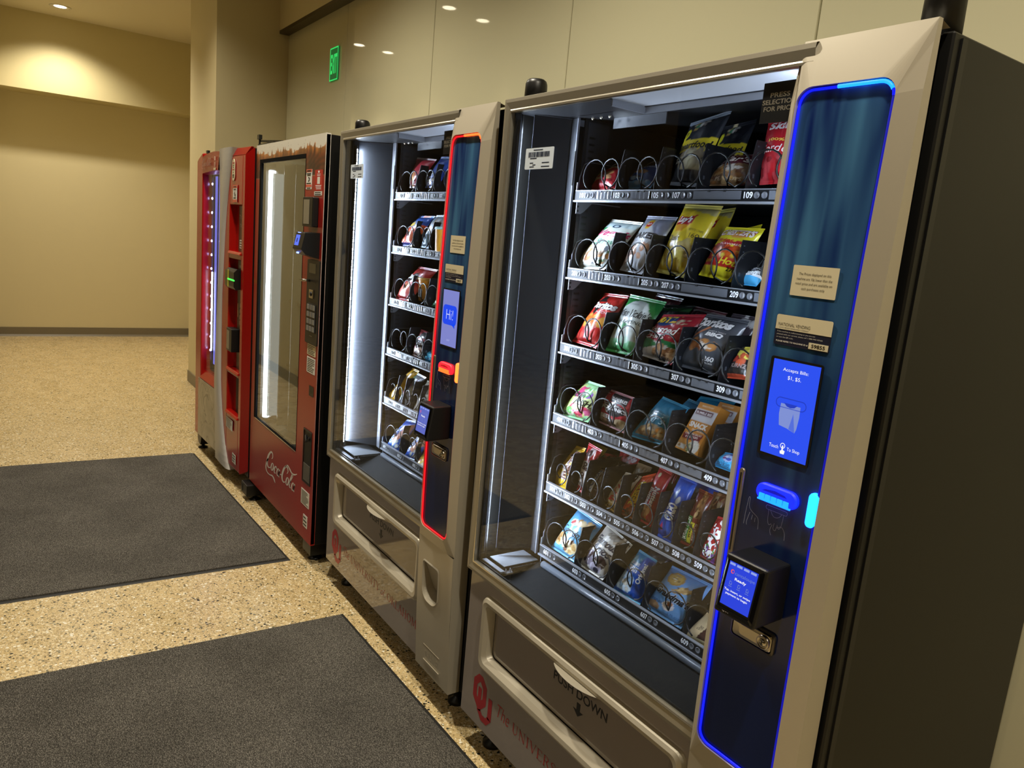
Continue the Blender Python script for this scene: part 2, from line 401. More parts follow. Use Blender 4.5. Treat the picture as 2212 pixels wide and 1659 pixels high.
for (x, y), s_ in zip(SECOND, ('second of the pair between bulkhead and pier', 'second of the pair in front of the pier')): downlight(x, y, .25, lab='round recessed downlight, ' + s_)

# ------------------------------------------------------------------ floor mats
def mat_thing(c, label):
    cx = sum(p[0] for p in c) / 4; cy = sum(p[1] for p in c) / 4
    t = empty('floor_mat', (cx, cy, 0), label, 'mat', 'entrance mats in front of the machines')
    c = [(p[0] - cx, p[1] - cy) for p in c]
    def inset(d):
        out = []
        for i in range(4):
            p = Vector(c[i]); a = (Vector(c[i - 1]) - p).normalized(); b = (Vector(c[(i + 1) % 4]) - p).normalized(); q = p + (a + b) * d; out.append((q.x, q.y))
        return out
    i1 = inset(.006); i2 = inset(.016)
    m = MB()
    o3 = [(x, y, .0) for x, y in c]; a3 = [(x, y, .0035) for x, y in i1]; b3 = [(x, y, .0045) for x, y in i2]
    m.face(o3[::-1]); m.strip(o3, a3); m.strip(a3, b3); m.face(b3)
    m.build('rubber_border', M_RUBBER, t)
    i3 = inset(.0165)
    m = MB(); m.prism(i3, .003, .0095, 'z'); m.build('pile', M_PILE, t, bevel=.003, seg=2)
    return t
mat_thing([(-1.377, -.048), (-3.111, -.098), (-3.151, -1.30), (-1.420, -1.30)], 'grey carpet floor mat in front of the two red drinks machines')
mat_thing([(1.02, .012), (-.834, -.018), (-.878, -1.32), (.97, -1.32)], 'grey carpet floor mat in front of the two snack machines')

# ------------------------------------------------------------------ exit sign reflection, added as a glowing plate on the wall
ex = empty('exit_sign_reflection', (-3.443, .833, 2.54), 'small green glowing plate standing in for an exit sign reflection in the glossy wall panel', 'sign')
MB().box(-.072, .072, -.006, .004, -.105, .105).build('plate', glow('2a9a4a', .28, 'exit_reflection_plate_glow'), ex, bevel=.002)
g = glow('38f070', .8, 'exit_reflection_glow')
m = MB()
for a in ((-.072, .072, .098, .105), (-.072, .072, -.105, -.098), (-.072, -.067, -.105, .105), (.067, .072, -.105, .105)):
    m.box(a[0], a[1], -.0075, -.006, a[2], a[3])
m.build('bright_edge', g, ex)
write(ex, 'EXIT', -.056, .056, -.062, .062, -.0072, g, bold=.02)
# ------------------------------------------------------------------ snack machines
def streak_panel():
    m, nt, b = nodes_of('control_panel_print', .16, .5)
    tc = nt.nodes.new('ShaderNodeTexCoord'); mp = nt.nodes.new('ShaderNodeMapping')
    mp.inputs['Scale'].default_value = (26, 1, 2.4); mp.inputs['Rotation'].default_value = (0, math.radians(9), 0)
    n = nt.nodes.new('ShaderNodeTexNoise'); n.inputs['Scale'].default_value = 1; n.inputs['Detail'].default_value = 1.5; n.inputs['Distortion'].default_value = .4
    nt.links.new(tc.outputs['Object'], mp.inputs[0]); nt.links.new(mp.outputs[0], n.inputs['Vector'])
    r = ramp(nt, [(.36, '12255c'), (.66, '416f96')]); nt.links.new(n.outputs['Fac'], r.inputs[0])
    sx = nt.nodes.new('ShaderNodeSeparateXYZ'); nt.links.new(tc.outputs['Object'], sx.inputs[0])
    mr = nt.nodes.new('ShaderNodeMapRange'); mr.inputs[1].default_value = .95; mr.inputs[2].default_value = 1.5
    nt.links.new(sx.outputs['Z'], mr.inputs[0])
    lo = nt.nodes.new('ShaderNodeMix'); lo.data_type = 'RGBA'; lo.inputs[6].default_value = (*lin('0d1c48'), 1)
    nt.links.new(mr.outputs[0], lo.inputs[0]); nt.links.new(r.outputs[0], lo.inputs[7]); nt.links.new(lo.outputs[2], b.inputs['Base Color'])
    return m
M_PRINT = streak_panel()
M_CHAMP = mat('champagne_plastic', 'b6ae9c', .34, metal=.2, bump=(900, .04, .0004))
M_ALU = mat('champagne_aluminium', 'a8a293', .33, metal=.55)
M_LOWER = mat('taupe_laminate', '928880', .06, spec=.75, coat=.5)
M_FLAP = mat('taupe_flap', '857b72', .08, spec=.7, coat=.3)
M_CAB = mat('black_cabinet', '0d0d0c', .42, spec=.35, bump=(300, .05, .0006))
M_BLK = mat('black_plastic', '0c0c0c', .4)
M_INT = mat('dark_interior', '17181b', .45)
M_TRAY = mat('black_tray_metal', '1a1b1e', .4, metal=.3)
M_GREY = mat('grey_tray_metal', '8d9098', .4, metal=.4)
M_POST = mat('grey_post', '3d4047', .45, metal=.2)
M_LEFTP = mat('smoky_diffuser', '24262b', .5, spec=.2)
M_COIL = mat('black_wire', '09090a', .3, spec=.5)
M_STEEL = mat('polished_steel', 'b8b2a6', .22, metal=1.0)
M_ZINC = mat('galvanised_sheet', '8a8d92', .4, metal=.6, bump=(90, .2, .001))
M_GLASS = glass_mat('machine_glass')
M_COVER = mat('clear_strip_cover', '5d6067', .16, spec=.7)
M_PAPER = mat('cream_paper', 'd9cfae', .6)
M_WPAPER = mat('white_paper', 'dfe0da', .55)
M_NAVY = mat('navy_paper', '14172e', .45)
M_LED = glow('dbe9ff', 380.0, 'white_led_glow')
INK_K = ink('1a1a1a'); INK_W = ink('e8e8ea'); INK_RED = ink('a3242c', .3)

TRAY_Z = [1.593, 1.397, 1.200, 1.008, .8125, .628]
DIVX = [.284, .413, .542, .672]

def helix(xc, zc, r, hand, y0=.153, ys=.168, pitch=.05, turns=3, seg=16):
    out = []
    tot = int((turns + 1) * seg)
    for i in range(tot + 1):
        a = 2 * math.pi * i / seg
        f = i / seg
        if f < .8: y = y0 + (ys - y0) * f / .8
        elif f < 1.0: y = ys + (.215 - ys) * ((f - .8) / .2)
        else: y = .215 + pitch * (f - 1.0)
        an = -math.pi / 2 + hand * (a + .25)
        out.append((xc + r * math.cos(an), y, zc + r * math.sin(an)))
    return out

def tray(root, row, dx, narrow, numbers, coin_pos, ncol=99):
    tz = TRAY_Z[row]; x0 = .1525 + dx; x1 = .822
    t = MB().box(x0, x1, .150, .62, tz + .004, tz + .0065).build('tray', M_TRAY, root)
    # front rail with aluminium lip
    MB().box(x0 - .0075, x1, .1435, .152, tz, tz + .0245).build('front_rail', M_TRAY, t)
    MB().box(x0 - .0075, x1, .1385, .1495, tz - .004, tz + .0005).box(x0 - .0075, x1, .1425, .1515, tz + .0235, tz + .0255).build('rail_lip', M_GREY, t)
    # left side plate with its cut corner, hole and bracket
    pl_ = [(.146, tz - .003), (.30, tz - .003), (.30, tz + .1), (.178, tz + .1), (.163, tz + .093), (.152, tz + .06), (.152, tz + .047), (.146, tz + .045)]
    MB().prism(pl_, x0 - .009, x0 - .0065, 'x').build('side_plate', M_GREY, t)
    MB().prism([(.1475, tz), (.30, tz), (.30, tz + .098), (.178, tz + .098), (.164, tz + .091), (.1535, tz + .06)], x0 - .0066, x0 - .0055, 'x').build('side_lining', M_TRAY, t)
    MB().cyl((x0 - .0056, .198, tz + .078), .011, .0012, 'x', 18).build('hole', M_BLK, t)
    m = MB().prism([(.15, tz - .003), (.20, tz - .003), (.175, tz - .026), (.165, tz - .032), (.15, tz - .032)], x0 - .0075, x0 - .0055, 'x')
    m.build('bracket', M_GREY, t)
    m = MB()
    for yy, zz in ((.155, tz - .014), (.155, tz - .025)): m.cyl((x0 - .0056, yy, zz), .0028, .0006, 'x', 10)
    m.build('bracket_hole', M_BLK, t)
    # dividers
    edges = [x0] + [d + dx for d in DIVX] + [.802 + dx]
    dvs = [x0 + .0648 * i for i in range(1, 10)] if narrow else edges[1:-1]
    zt = tz + .027
    for d in dvs:
        if d > .80: continue
        dv = MB().prism([(.1545, tz + .007), (.48, tz + .007), (.48, zt + .096), (.171, zt + .096), (.1695, zt + .092), (.1545, zt + .012)], d - .0009, d + .0009, 'x').build('divider', M_TRAY, t)
        mk = MB()
        for k in range(3): mk.box(d + .0008, d + .0013, .1745, .1785, zt + .083 - .0125 * k, zt + .0855 - .0125 * k)
        mk.box(d + .0008, d + .0012, .170, .1755, zt + .022, zt + .03)
        mk.build('slot', M_POST, t, kind='stuff')  # grey boxes: light showing through the slots, put into the colour
    # coils
    if narrow:
        cs = [(x0 + .0648 * (i + .5), .0275, 1) for i in range(10)]
    else:
        cs = []
        for a, b in zip(edges[:-1], edges[1:]):
            cs += [(a + .039, .0365, -1), (b - .034, .0365, 1)]
    for xc, r, hd in cs:
        if xc > .80: continue
        MB().tube(helix(xc, zt + .002 + r, r, hd, turns=2), .0019, 6).build('coil', M_COIL, t)
    # numbers, coin dots, clear covers
    for s, xa in numbers:
        if xa > .80: continue
        write(t, s, xa, xa + .0215, tz + .0065, tz + .0195, .1431, ink('e9ecf2'), 'shelf_number', bold=.025)
        for k in range(2):
            cx = xa + .031 + .0185 * k
            MB().lathe((cx, .1436, tz + .013), [(.0068, 0), (.0068, -.0014), (.0054, -.0014), (.0048, -.0004), (.0001, -.0004)], 'y', 16).build('price_wheel', M_COVER, t)
    gaps = coin_pos
    for a, b in gaps:
        n = 14; A = []; B = []
        for i in range(n + 1):
            x = a + (b - a) * i / n; yy = .1425 - .0011 * math.sin(i * 2.1 + a * 90) ** 2
            A.append((x, yy, tz + .0045)); B.append((x, yy - .0004 * math.cos(i * 1.7), tz + .0215))
        m = MB().strip(B, A, closed=False, smooth=True)
        m.build('strip_cover', M_COVER, t)
        m = MB()
        for i in range(1, 3): xx = a + (b - a) * i / 3; m.box(xx - .003, xx + .003, .1408, .1428, tz + .0195, tz + .0235)
        m.build('cover_clip', M_BLK, t)
    return t

def crane(X0, Y0, dx, lab, led, led_hot, screen, machine_id, seq):
    root = empty('snack_vending_machine', (X0, Y0, 0), lab, 'vending machine')
    # ---- cabinet: shell around the interior
    W_ = 1.095; D0, D1 = .04, .79
    m = MB()
    m.box(.002, .03, D0, D1, .1, 1.822).box(W_ - .02, W_, D0, D1, .1, 1.822).box(.03, W_ - .02, D0, D1, 1.805, 1.822)
    m.box(.03, W_ - .02, D1 - .02, D1, .1, 1.805).box(.03, W_ - .02, D0 + .04, D1 - .02, .1, .14)
    m.build('cabinet', M_CAB, root, bevel=.003, seg=1)
    m = MB()
    for xx in (.08, 1.0):
        for yy in (.09, .7):
            m2 = MB().lathe((xx, yy, 0), [(.0001, 0), (.03, 0), (.03, .012), (.012, .02), (.012, .1), (.0001, .1)], 'z', 16)
            m2.build('leg', M_BLK, root)
    MB().box(W_ - .001, W_ + .003, D0 + .02, D0 + .035, .11, 1.815).build('side_groove', M_BLK, root)
    # posts standing on the cabinet's top
    for xx, yy, h in (((.012, .085, .072), (1.046, .09, .12)) if dx == 0 else ((.006, .085, .062),)):
        MB().lathe((xx, yy, 1.82), [(.0001, h), (.02, h), (.0255, h - .004), (.0285, h - .012), (.03, 0), (.0001, 0)], 'z', 20).build('top_post', M_BLK, root)
    # ---- interior lining
    m = MB()
    m.box(.132 + dx, .874, .60, .615, .60, 1.80)                        # back
    m.box(.868, .874, .012, .60, .55, 1.80)                               # right
    m.box(.1385 + dx, .1435 + dx, .155, .60, .60, 1.80)                # left of the trays
    m.build('inner_lining', M_INT, root)
    m = MB().box(.03, .868, .125, .60, 1.797, 1.803)
    m.build('inner_ceiling', M_INT, root)
    cx0 = .385 + dx
    MB().box(cx0, .868, .012, .128, 1.799, 1.8035).build('lamp_tray', mat('pale_lamp_tray', 'b9bcc4', .4), root)
    MB().box(cx0 - .004, .868, .128, .132, 1.7835, 1.803).box(cx0 - .004, cx0, .03, .132, 1.7835, 1.803).build('lamp_lip', M_GREY, root)
    MB().box(.03, cx0 - .004, .02, .128, 1.797, 1.803).build('inner_ceiling', M_INT, root)
    m = MB().box(.21 + dx, .39 + dx, .19, .192, 1.772, 1.797)
    m.build('clear_baffle', M_COVER, root)
    for k in range(3): MB().lathe((.165 + dx + .032 * k, .16, 1.797), [(.004, 0), (.004, -.004), (.0001, -.006)], 'z', 10).build('screw', M_STEEL, root)
    # left door reveal, diffuser panel, post with hinge
    MB().box(.031, .034, .012, .034, .60, 1.797).build('door_reveal', M_INT, root)
    if dx: MB().box(.034, .06, .028, .034, .60, 1.797).build('door_reveal', M_INT, root)
    a, b = (.066, .050), (.106 + dx, .142)
    m = MB().prism([a, (a[0] - .004, a[1] + .002), (b[0] - .004, b[1] + .002), b], .625, 1.795, 'z')
    m.build('diffuser_panel', M_LEFTP, root)
    if dx: MB().box(.058, .066, .030, .052, .60, 1.797).build('door_reveal', M_BLK, root)
    MB().box(.107 + dx, .131 + dx, .1395, .146, .622, 1.797).build('post', M_POST, root, bevel=.002)
    MB().box(.131 + dx, .1345 + dx, .1385, .1445, .622, 1.797).build('post_edge', M_GREY, root)
    MB().box(.1312 + dx, .1358 + dx, .1365, .1395, 1.63, 1.715).build('hinge', M_BLK, root)
    # led rail: the lamps face into the machine
    nx, ny = (.50, .866) if dx == 0 else (.55, .835)
    c = Vector((.047, .0215)) if dx == 0 else Vector((.076, .040)); tdir = Vector((ny, -nx))
    hw = .0075
    p = [c + tdir * hw, c - tdir * hw]; q = [v - Vector((nx, ny)) * .006 for v in p]
    rail = MB().prism([tuple(p[0]), tuple(p[1]), tuple(q[1]), tuple(q[0])], .612, 1.778, 'z').build('lamp_rail', M_BLK, root)
    m = MB(); n = 72
    pe = [v + Vector((nx, ny)) * .0012 for v in p]
    for i in range(n):
        z = .622 + (1.768 - .622) * (i + .5) / n
        a_ = c + tdir * (hw * .7) + Vector((nx, ny)) * .0001; b_ = c - tdir * (hw * .7) + Vector((nx, ny)) * .0001
        m.face([(a_.x, a_.y, z - .0058), (b_.x, b_.y, z - .0058), (b_.x, b_.y, z + .0058), (a_.x, a_.y, z + .0058)][::-1])
    m.build('led_strip', M_LED, rail, kind='stuff')
    # added fill lamp: weaker unseen rail on the column side
    c2 = Vector((.858, .034)); n2 = Vector((-.72, .694)); t2 = Vector((n2.y, -n2.x))
    p2 = [c2 + t2 * .006, c2 - t2 * .006]; q2_ = [v - n2 * .006 for v in p2]
    fill_rail = MB().prism([tuple(v) for v in (p2[0], p2[1], q2_[1], q2_[0])], .75, 1.79, 'z').build('lamp_rail', M_GREY, root)  # added unseen fill rail
    e2 = [v + n2 * .0006 for v in p2]
    MB().face([(e2[0].x, e2[0].y, .76), (e2[1].x, e2[1].y, .76), (e2[1].x, e2[1].y, 1.785), (e2[0].x, e2[0].y, 1.785)][::-1]).build('led_strip', glow('dbe9ff', 90.0, 'fill_led_glow'), fill_rail)  # glowing face of the added fill rail
    # slotted uprights behind the trays
    up = MB().box(.1435 + dx, .1445 + dx, .165, .235, .63, 1.79).build('slotted_upright', mat('upright_grey', '34363b', .45, metal=.2), root)
    m = MB()
    z = .66
    while z < 1.76:
        m.box(.1443 + dx, .1449 + dx, .172, .190, z, z + .0055)
        z += .0165
    m.build('slot', M_BLK, up, kind='stuff')
    # delivery bin
    m = MB()
    m.box(.15 + dx, .822, .135, .60, .585, .60)
    m.face([(.15 + dx, .135, .60), (.15 + dx, .02, .56), (.822, .02, .56), (.822, .135, .60)][::-1])
    m.box(.05, .822, .055, .60, .40, .41)
    m.box(.145 + dx, .15 + dx, .055, .6, .41, .60)
    m.build('delivery_bin', mat('matt_black_bin', '060606', .75, spec=.2), root)
    MB().tube([(.175 + dx, .137, .6075), (.81, .137, .6075)], .0095, 10).build('bin_roller', mat('smoked_roller', '5b6068', .3), root)
    MB().box(.062, .135 + dx, .035, .15, .5995, .6015).build('inner_ledge', M_ZINC, root)
    MB().box(.045, .140 + dx, .02, .034, .585, .590).box(.135 + dx, .15 + dx, .034, .15, .585, .5885).build('inner_ledge', M_ZINC, root)
    m = MB()
    for k in range(8): m.box(.145 + dx, .149 + dx, .032 + .014 * k, .034 + .014 * k, .588, .60)
    m.build('comb', M_GREY, root)
    # ---- trays
    N1 = [[('101', .160), ('103', .2887), ('105', .4178), ('107', .483), ('109', .676)]] * 1
    for row in range(6):
        r1 = row + 1
        xb = .1635 + dx
        if row == 4:
            nums = [('%d%02d' % (r1, i + 1), xb + .0655 * i) for i in range(9)]; gaps = []
        else:
            pos = [0, .1285, .258, .3235, .517] if row < 2 else [0, .129, .258, .388, .517]
            nums = [('%d%02d' % (r1, 2 * i + 1), xb + pos[i]) for i in range(5)]
            e = [p_ + xb for p_ in pos] + [.80]
            gaps = [(e[i] + .061, e[i + 1] - .006) for i in range(5) if e[i + 1] - e[i] > .09]
        if row == 5: gaps = []
        tray(root, row, dx, row == 4, nums, gaps)
    # ---- glass front
    Z0, Z1, Zi0, Zi1, XI = .549, 1.83, .5847, 1.7966, .0349
    XR = .90
    fr = MB()
    prof = [(0, .04), (0, .004), (.002, 0), (.010, -.0012), (.027, .0015), (.031, -.001), (XI, -.001), (XI, .012)]     # (inward, y)
    def ringp(d, y): return [(d, y, Z0 + d), (XR, y, Z0 + d), (XR, y, Z1 - d), (d, y, Z1 - d)]
    rails = {'bottom': (0, 1), 'top': (2, 3), 'left': (3, 0)}
    for nm, (i0, i1) in rails.items():
        m = MB()
        for (d0, y0), (d1, y1) in zip(prof[:-1], prof[1:]):
            P0, P1 = ringp(d0, y0), ringp(d1, y1)
            m.face([P0[i0], P0[i1], P1[i1], P1[i0]])
        m.build('frame_rail', M_ALU, root)
    m = MB()
    P0, P1 = ringp(.0305, -.0016), ringp(.0349, -.0016)
    for i0, i1 in ((0, 1), (2, 3), (3, 0)):
        m.face([P0[i0], P0[i1], P1[i1], P1[i0]])
    m.build('bright_bead', mat('bright_bead_metal', 'd8d2c2', .2, metal=.8), root)
    MB().box(.028, XR, .0065, .0105, Zi0 - .006, Zi1 + .006).build('glass_pane', M_GLASS, root)
    m = MB()
    for a in ((.0352, .039, Zi0, Zi1), (.0352, XR, Zi0 - .001, Zi0 + .004)):
        m.box(a[0], a[1], .0105, .0135, a[2], a[3])
    m.build('gasket', M_BLK, root)
    # ---- stickers on and behind the glass
    st = MB().prism(rrect(.107, .2215, 1.6535, 1.7035, .003, 3), .0050, .0062, 'y').build('barcode_sticker', mat('sticker_blue_white', 'd5e2f2', .5), root)
    m = MB(); x = .120; rr = random.Random(5)
    while x < .208:
        wv = rr.choice((.0009, .0014, .0022)); m.box(x, x + wv, .0046, .0050, 1.682, 1.694); x += wv + rr.choice((.0009, .0013, .002))
    for zz, xa, xb_ in ((1.6975, .140, .178), (1.678, .128, .155), (1.667, .128, .142), (1.667, .178, .207), (1.6625, .140, .152), (1.658, .128, .146), (1.658, .176, .209)):
        m.box(xa, xb_, .0047, .0050, zz, zz + .0022)
    m.build('barcode', ink('23304a'), st)
    cd = MB().box(.8005, .905, .0112, .0120, 1.712, 1.7785).build('notice_card', mat('notice_black', '1b1a20', .5), root)
    for i, s in enumerate(('PRESS', 'SELECTION', 'FOR PRICE')):
        z = 1.7535 - .0112 * i
        hw_ = (.0195, .034, .030)[i]
        write(cd, s, .836 - hw_, .836 + hw_, z, z + .0078, .0110, ink('b5a99c'), bold=.015)
    # ---- lower door
    dr = MB()
    outer = rrect(.007, .885, .1, .5465, .001, 1)
    ox0, ox1, oz0, oz1 = .088, .846, .285, .506
    ro = rrect(ox0, ox1, oz0, oz1, .024, 8)
    def seam_ring(mb, inner, x0, x1, z0, z1, yi, yo, hole=True):
        cx, cz = sum(p_[0] for p_ in inner) / len(inner), sum(p_[1] for p_ in inner) / len(inner)
        out = []
        for px_, pz_ in inner:
            sx = min((x1 - cx) / (px_ - cx) if px_ > cx + 1e-9 else 1e9, (x0 - cx) / (px_ - cx) if px_ < cx - 1e-9 else 1e9)
            sz = min((z1 - cz) / (pz_ - cz) if pz_ > cz + 1e-9 else 1e9, (z0 - cz) / (pz_ - cz) if pz_ < cz - 1e-9 else 1e9)
            k = min(sx, sz); out.append((cx + (px_ - cx) * k, cz + (pz_ - cz) * k))
        # put true corners in
        for c_ in ((x0, z0), (x1, z0), (x1, z1), (x0, z1)):
            i = min(range(len(out)), key=lambda j: (out[j][0] - c_[0]) ** 2 + (out[j][1] - c_[1]) ** 2); out[i] = c_
        A = [(px_, yi, pz_) for px_, pz_ in inner]; B = [(px_, yo, pz_) for px_, pz_ in out]
        mb.strip(B, A)
        return A, B
    A, B = seam_ring(dr, ro, .0075, .885, .1, .5465, .014, .014)
    dr.strip([(p_[0], .04, p_[2]) for p_ in B], B)
    dr.strip(A, [(p_[0], .05, p_[2]) for p_ in A])
    door = dr.build('lower_door', M_LOWER, root)
    # moulded surround of the delivery opening: bulging lip, then a dark reveal
    m = MB()
    rings = []
    for d, y, r_ in ((0, .0145, .024), (.004, .0035, .024), (.012, -.0015, .022), (.022, .0005, .02), (.030, .012, .018), (.034, .030, .016)):
        k = rrect(ox0 + d, ox1 - d, oz0 + d * 1.15, oz1 - d, r_, 8)
        rings.append([(a_, y, b_) for a_, b_ in k])
    for r0, r1_ in zip(rings[:-1], rings[1:]): m.strip(r0, r1_, smooth=True)
    m.build('flap_surround', M_CHAMP, door)
    fx0, fx1, fz0, fz1 = ox0 + .036, ox1 - .036, oz0 + .043, oz1 - .036
    fl = MB().prism(rrect(fx0, fx1, fz0, fz1, .016, 6), .030, .036, 'y').build('delivery_flap', M_FLAP, root)
    m = MB()
    f1 = rrect(fx0, fx1, fz0, fz1, .016, 6); f2 = rrect(fx0 + .018, fx1 - .018, fz0 + .016, fz1 - .004, .012, 6)
    m.strip([(a_, .030, b_) for a_, b_ in f1], [(a_, .0245, b_) for a_, b_ in f2], smooth=True); m.face([(a_, .0245, b_) for a_, b_ in f2])
    m.build('flap_face', M_FLAP, fl)
    # scooped handle
    hx = .505; A = []; Bq = []; C_ = []
    n = 18
    for i in range(n + 1):
        u = -1 + 2 * i / n; x = hx + .097 * u; k = max(0, 1 - u * u) ** .5
        A.append((x, .026, .4835)); Bq.append((x, .026 - .046 * k, .4835 - .0025 * k)); C_.append((x, .024, .4835 - .030 * k))
    m = MB().strip(Bq, A, closed=False, smooth=True).strip(C_, Bq, closed=False, smooth=True)
    m.build('handle', M_CHAMP, fl)
    write(fl, 'PUSH DOWN', .402, .603, .4205, .4445, .0242, ink('141414'), bold=.018)
    MB().prism([(.4975, .4115), (.5105, .4115), (.5105, .392), (.5225, .392), (.504, .3765), (.4855, .392), (.4975, .392)], .0240, .0243, 'y').build('arrow', ink('141414'), fl)
    # interlocking emblem and the line of red lettering
    Yd = .0136
    em = MB()
    def octring(x0, x1, z0, z1, c_, t, notch=None):
        def oc(i): 
            ci = max(c_ - i * .42, .004)
            return [(x0 + i, z0 + i + ci), (x0 + i + ci, z0 + i), (x1 - i - ci, z0 + i), (x1 - i, z0 + i + ci), (x1 - i, z1 - i - ci), (x1 - i - ci, z1 - i), (x0 + i + ci, z1 - i), (x0 + i, z1 - i - ci)]
        a_, b_ = oc(0), oc(t)
        em.strip([(p_[0], Yd, p_[1]) for p_ in a_], [(p_[0], Yd, p_[1]) for p_ in b_])
    octring(.067, .136, .157, .259, .024, .019)
    def bar(x0, x1, z0, z1): em.face([(x0, Yd - .0002, z0), (x1, Yd - .0002, z0), (x1, Yd - .0002, z1), (x0, Yd - .0002, z1)])
    bar(.0935, .1105, .150, .222); bar(.148, .167, .150, .216)
    em.face([(.0935, Yd - .0002, .150), (.116, Yd - .0002, .127), (.145, Yd - .0002, .127), (.167, Yd - .0002, .150), (.148, Yd - .0002, .157), (.139, Yd - .0002, .146), (.121, Yd - .0002, .146), (.1105, Yd - .0002, .157)])
    em.build('emblem', INK_RED, door)
    thin = ink('a8332f', .3)
    write(door, 'The', .193, .252, .187, .225, Yd, thin, shear=.25, bold=-.008)
    serif_words(MB(), 'UNIVERSITY', .266, .537, .186, .2155, Yd).build('lettering', thin, door)
    write(door, 'of', .552, .586, .184, .214, Yd, thin, shear=.25, bold=-.008)
    serif_words(MB(), 'OKLAHOMA', .602, .866, .186, .2155, Yd).build('lettering', thin, door)
    # ---- control column
    CX0, CX1 = .872, 1.087
    px0, px1, pz0, pz1 = .888, 1.054, .587, 1.757
    def yb(z):      # the column bows gently outwards
        t = max(0, min(1, (z - .1) / 1.73)); return -.004 - .020 * math.sin(math.pi * t ** .85)
    inner = []
    base = rrect(px0, px1, pz0, pz1, .026, 7)
    for i in range(len(base)):
        a_, b_ = base[i], base[(i + 1) % len(base)]
        L = math.hypot(b_[0] - a_[0], b_[1] - a_[1]); k = max(1, int(L / .06))
        for j in range(k): inner.append((a_[0] + (b_[0] - a_[0]) * j / k, a_[1] + (b_[1] - a_[1]) * j / k))
    m = MB()
    outer = []
    def corner(x, z):
        return (CX0 if x <= px0 + .026 else CX1 if x >= px1 - .026 else x, x)
    bx0, bx1, bz1, bz0 = CX0, CX1, 1.834, .548
    for x, z in inner:
        u = (x - px0) / (px1 - px0); v = (z - pz0) / (pz1 - pz0)
        X = bx0 + (bx1 - bx0) * u; Z = bz0 + (bz1 - bz0) * v
        r_ = .026
        if x <= px0 + 1e-6: X = bx0
        if x >= px1 - 1e-6: X = bx1
        if z >= pz1 - 1e-6: Z = bz1
        if z <= pz0 + 1e-6: Z = bz0
        # corner arcs are spread over the outer corner
        if min(x - px0, px1 - x) < r_ - 1e-6 and min(z - pz0, pz1 - z) < r_ - 1e-6:
            X = bx0 if x < (px0 + px1) / 2 else bx1; Z = bz1 if z > 1 else bz0
        outer.append((X, Z))
    for c_ in ((bx0, bz0), (bx1, bz0), (bx1, bz1), (bx0, bz1)):
        i = min(range(len(outer)), key=lambda j: (outer[j][0] - c_[0]) ** 2 + (outer[j][1] - c_[1]) ** 2); outer[i] = c_
    A = [(x, yb(z) - .007, z) for x, z in inner]
    A2 = [(x + (.003 if x < 1 else -.003) * 0, yb(z) + .001, z) for x, z in inner]
    B = [(x, yb(z) + (.012 if z > 1.8 else .006 if x > 1.08 else .002), z) for x, z in outer]
    m.strip(B, A); m.strip(A, A2)
    # side returns
    zs = [bz0 + (bz1 - bz0) * i / 14 for i in range(15)]
    L1 = [(bx0, yb(z) + (.012 if z > 1.8 else .002), z) for z in zs]; L2 = [(bx0, .05, z) for z in zs]
    R1 = [(bx1, yb(z) + (.012 if z > 1.8 else .006), z) for z in zs]; R2 = [(bx1, .038 - .020 * (z - .1) / 1.73, z) for z in zs]
    m.strip(L2, L1, closed=False); m.strip(R1, R2, closed=False)
    m.face([(bx0, yb(bz1) + .012, bz1), (bx1, yb(bz1) + .012, bz1), (bx1, .04, bz1 - .008), (bx0, .05, bz1 - .004)])
    bez = m.build('bezel', M_CHAMP, root)
    # foot of the column with the coin cup
    m = MB()
    zs = [.1 + (bz0 - .1) * i / 8 for i in range(9)]
    cup = rrect(.908, 1.008, .345, .474, [.04, .04, .012, .012], 7)
    yf = lambda z: yb(z) + .002
    cc = MB()
    fr_in = [(x, yf(z), z) for x, z in cup]
    tmp = MB(); A_, B_ = seam_ring(tmp, cup, bx0, bx1, .25, bz0, 0, 0)
    A_ = [(p_[0], yf(p_[2]), p_[2]) for p_ in A_]; B_ = [(p_[0], yf(p_[2]), p_[2]) for p_ in B_]
    m.strip(B_, A_)
    m.face([(bx0, yf(.1), .1), (bx1, yf(.1), .1), (bx1, yf(.25), .25), (bx0, yf(.25), .25)])
    m.face([(bx0, yf(.1), .1), (bx0, yf(.25), .25), (bx0, yf(bz0), bz0), (bx0, .05, bz0), (bx0, .05, .1)][::-1])
    m.face([(bx1, yf(.1), .1), (bx1, yf(.25), .25), (bx1, yf(bz0), bz0), (bx1, .036, bz0), (bx1, .038, .1)])
    m.face([(bx0, yf(.1), .1), (bx0, .05, .1), (bx1, .038, .1), (bx1, yf(.1), .1)])
    m.build('column_foot', M_CHAMP, root, bevel=.0015, seg=1)
    m = MB()
    k1 = rrect(.908 - .004, 1.008 + .004, .345 - .004, .474 + .004, [.042, .042, .014, .014], 7)
    k2 = rrect(.912, 1.004, .350, .470, [.038, .038, .01, .01], 7)
    back = []
    for x, z in k2:
        t = (z - .35) / .12; back.append((x, yf(z) + .004 + .042 * (1 - t), z))
    m.strip([(x, yf(z) - .0002, z) for x, z in k1], [(x, yf(z) - .003, z) for x, z in cup], smooth=True)
    m.strip([(x, yf(z) - .003, z) for x, z in cup], [(x, yf(z) + .003, z) for x, z in k2], smooth=True)
    m.strip([(x, yf(z) + .003, z) for x, z in k2], back); m.face(back)
    cupo = m.build('coin_cup', M_CHAMP, root)
    MB().prism([(.93, .385), (.995, .37), (1.0, .40), (.975, .415), (.94, .41)], .022, .03, 'y').build('coin_flap', M_BLK, cupo)
    mk = MB()
    yc = yf(.17)
    mk.box(.926, 1.030, yc - .0012, yc + .001, .190, .1912).box(.930, 1.032, yc - .0012, yc + .001, .1395, .1407)
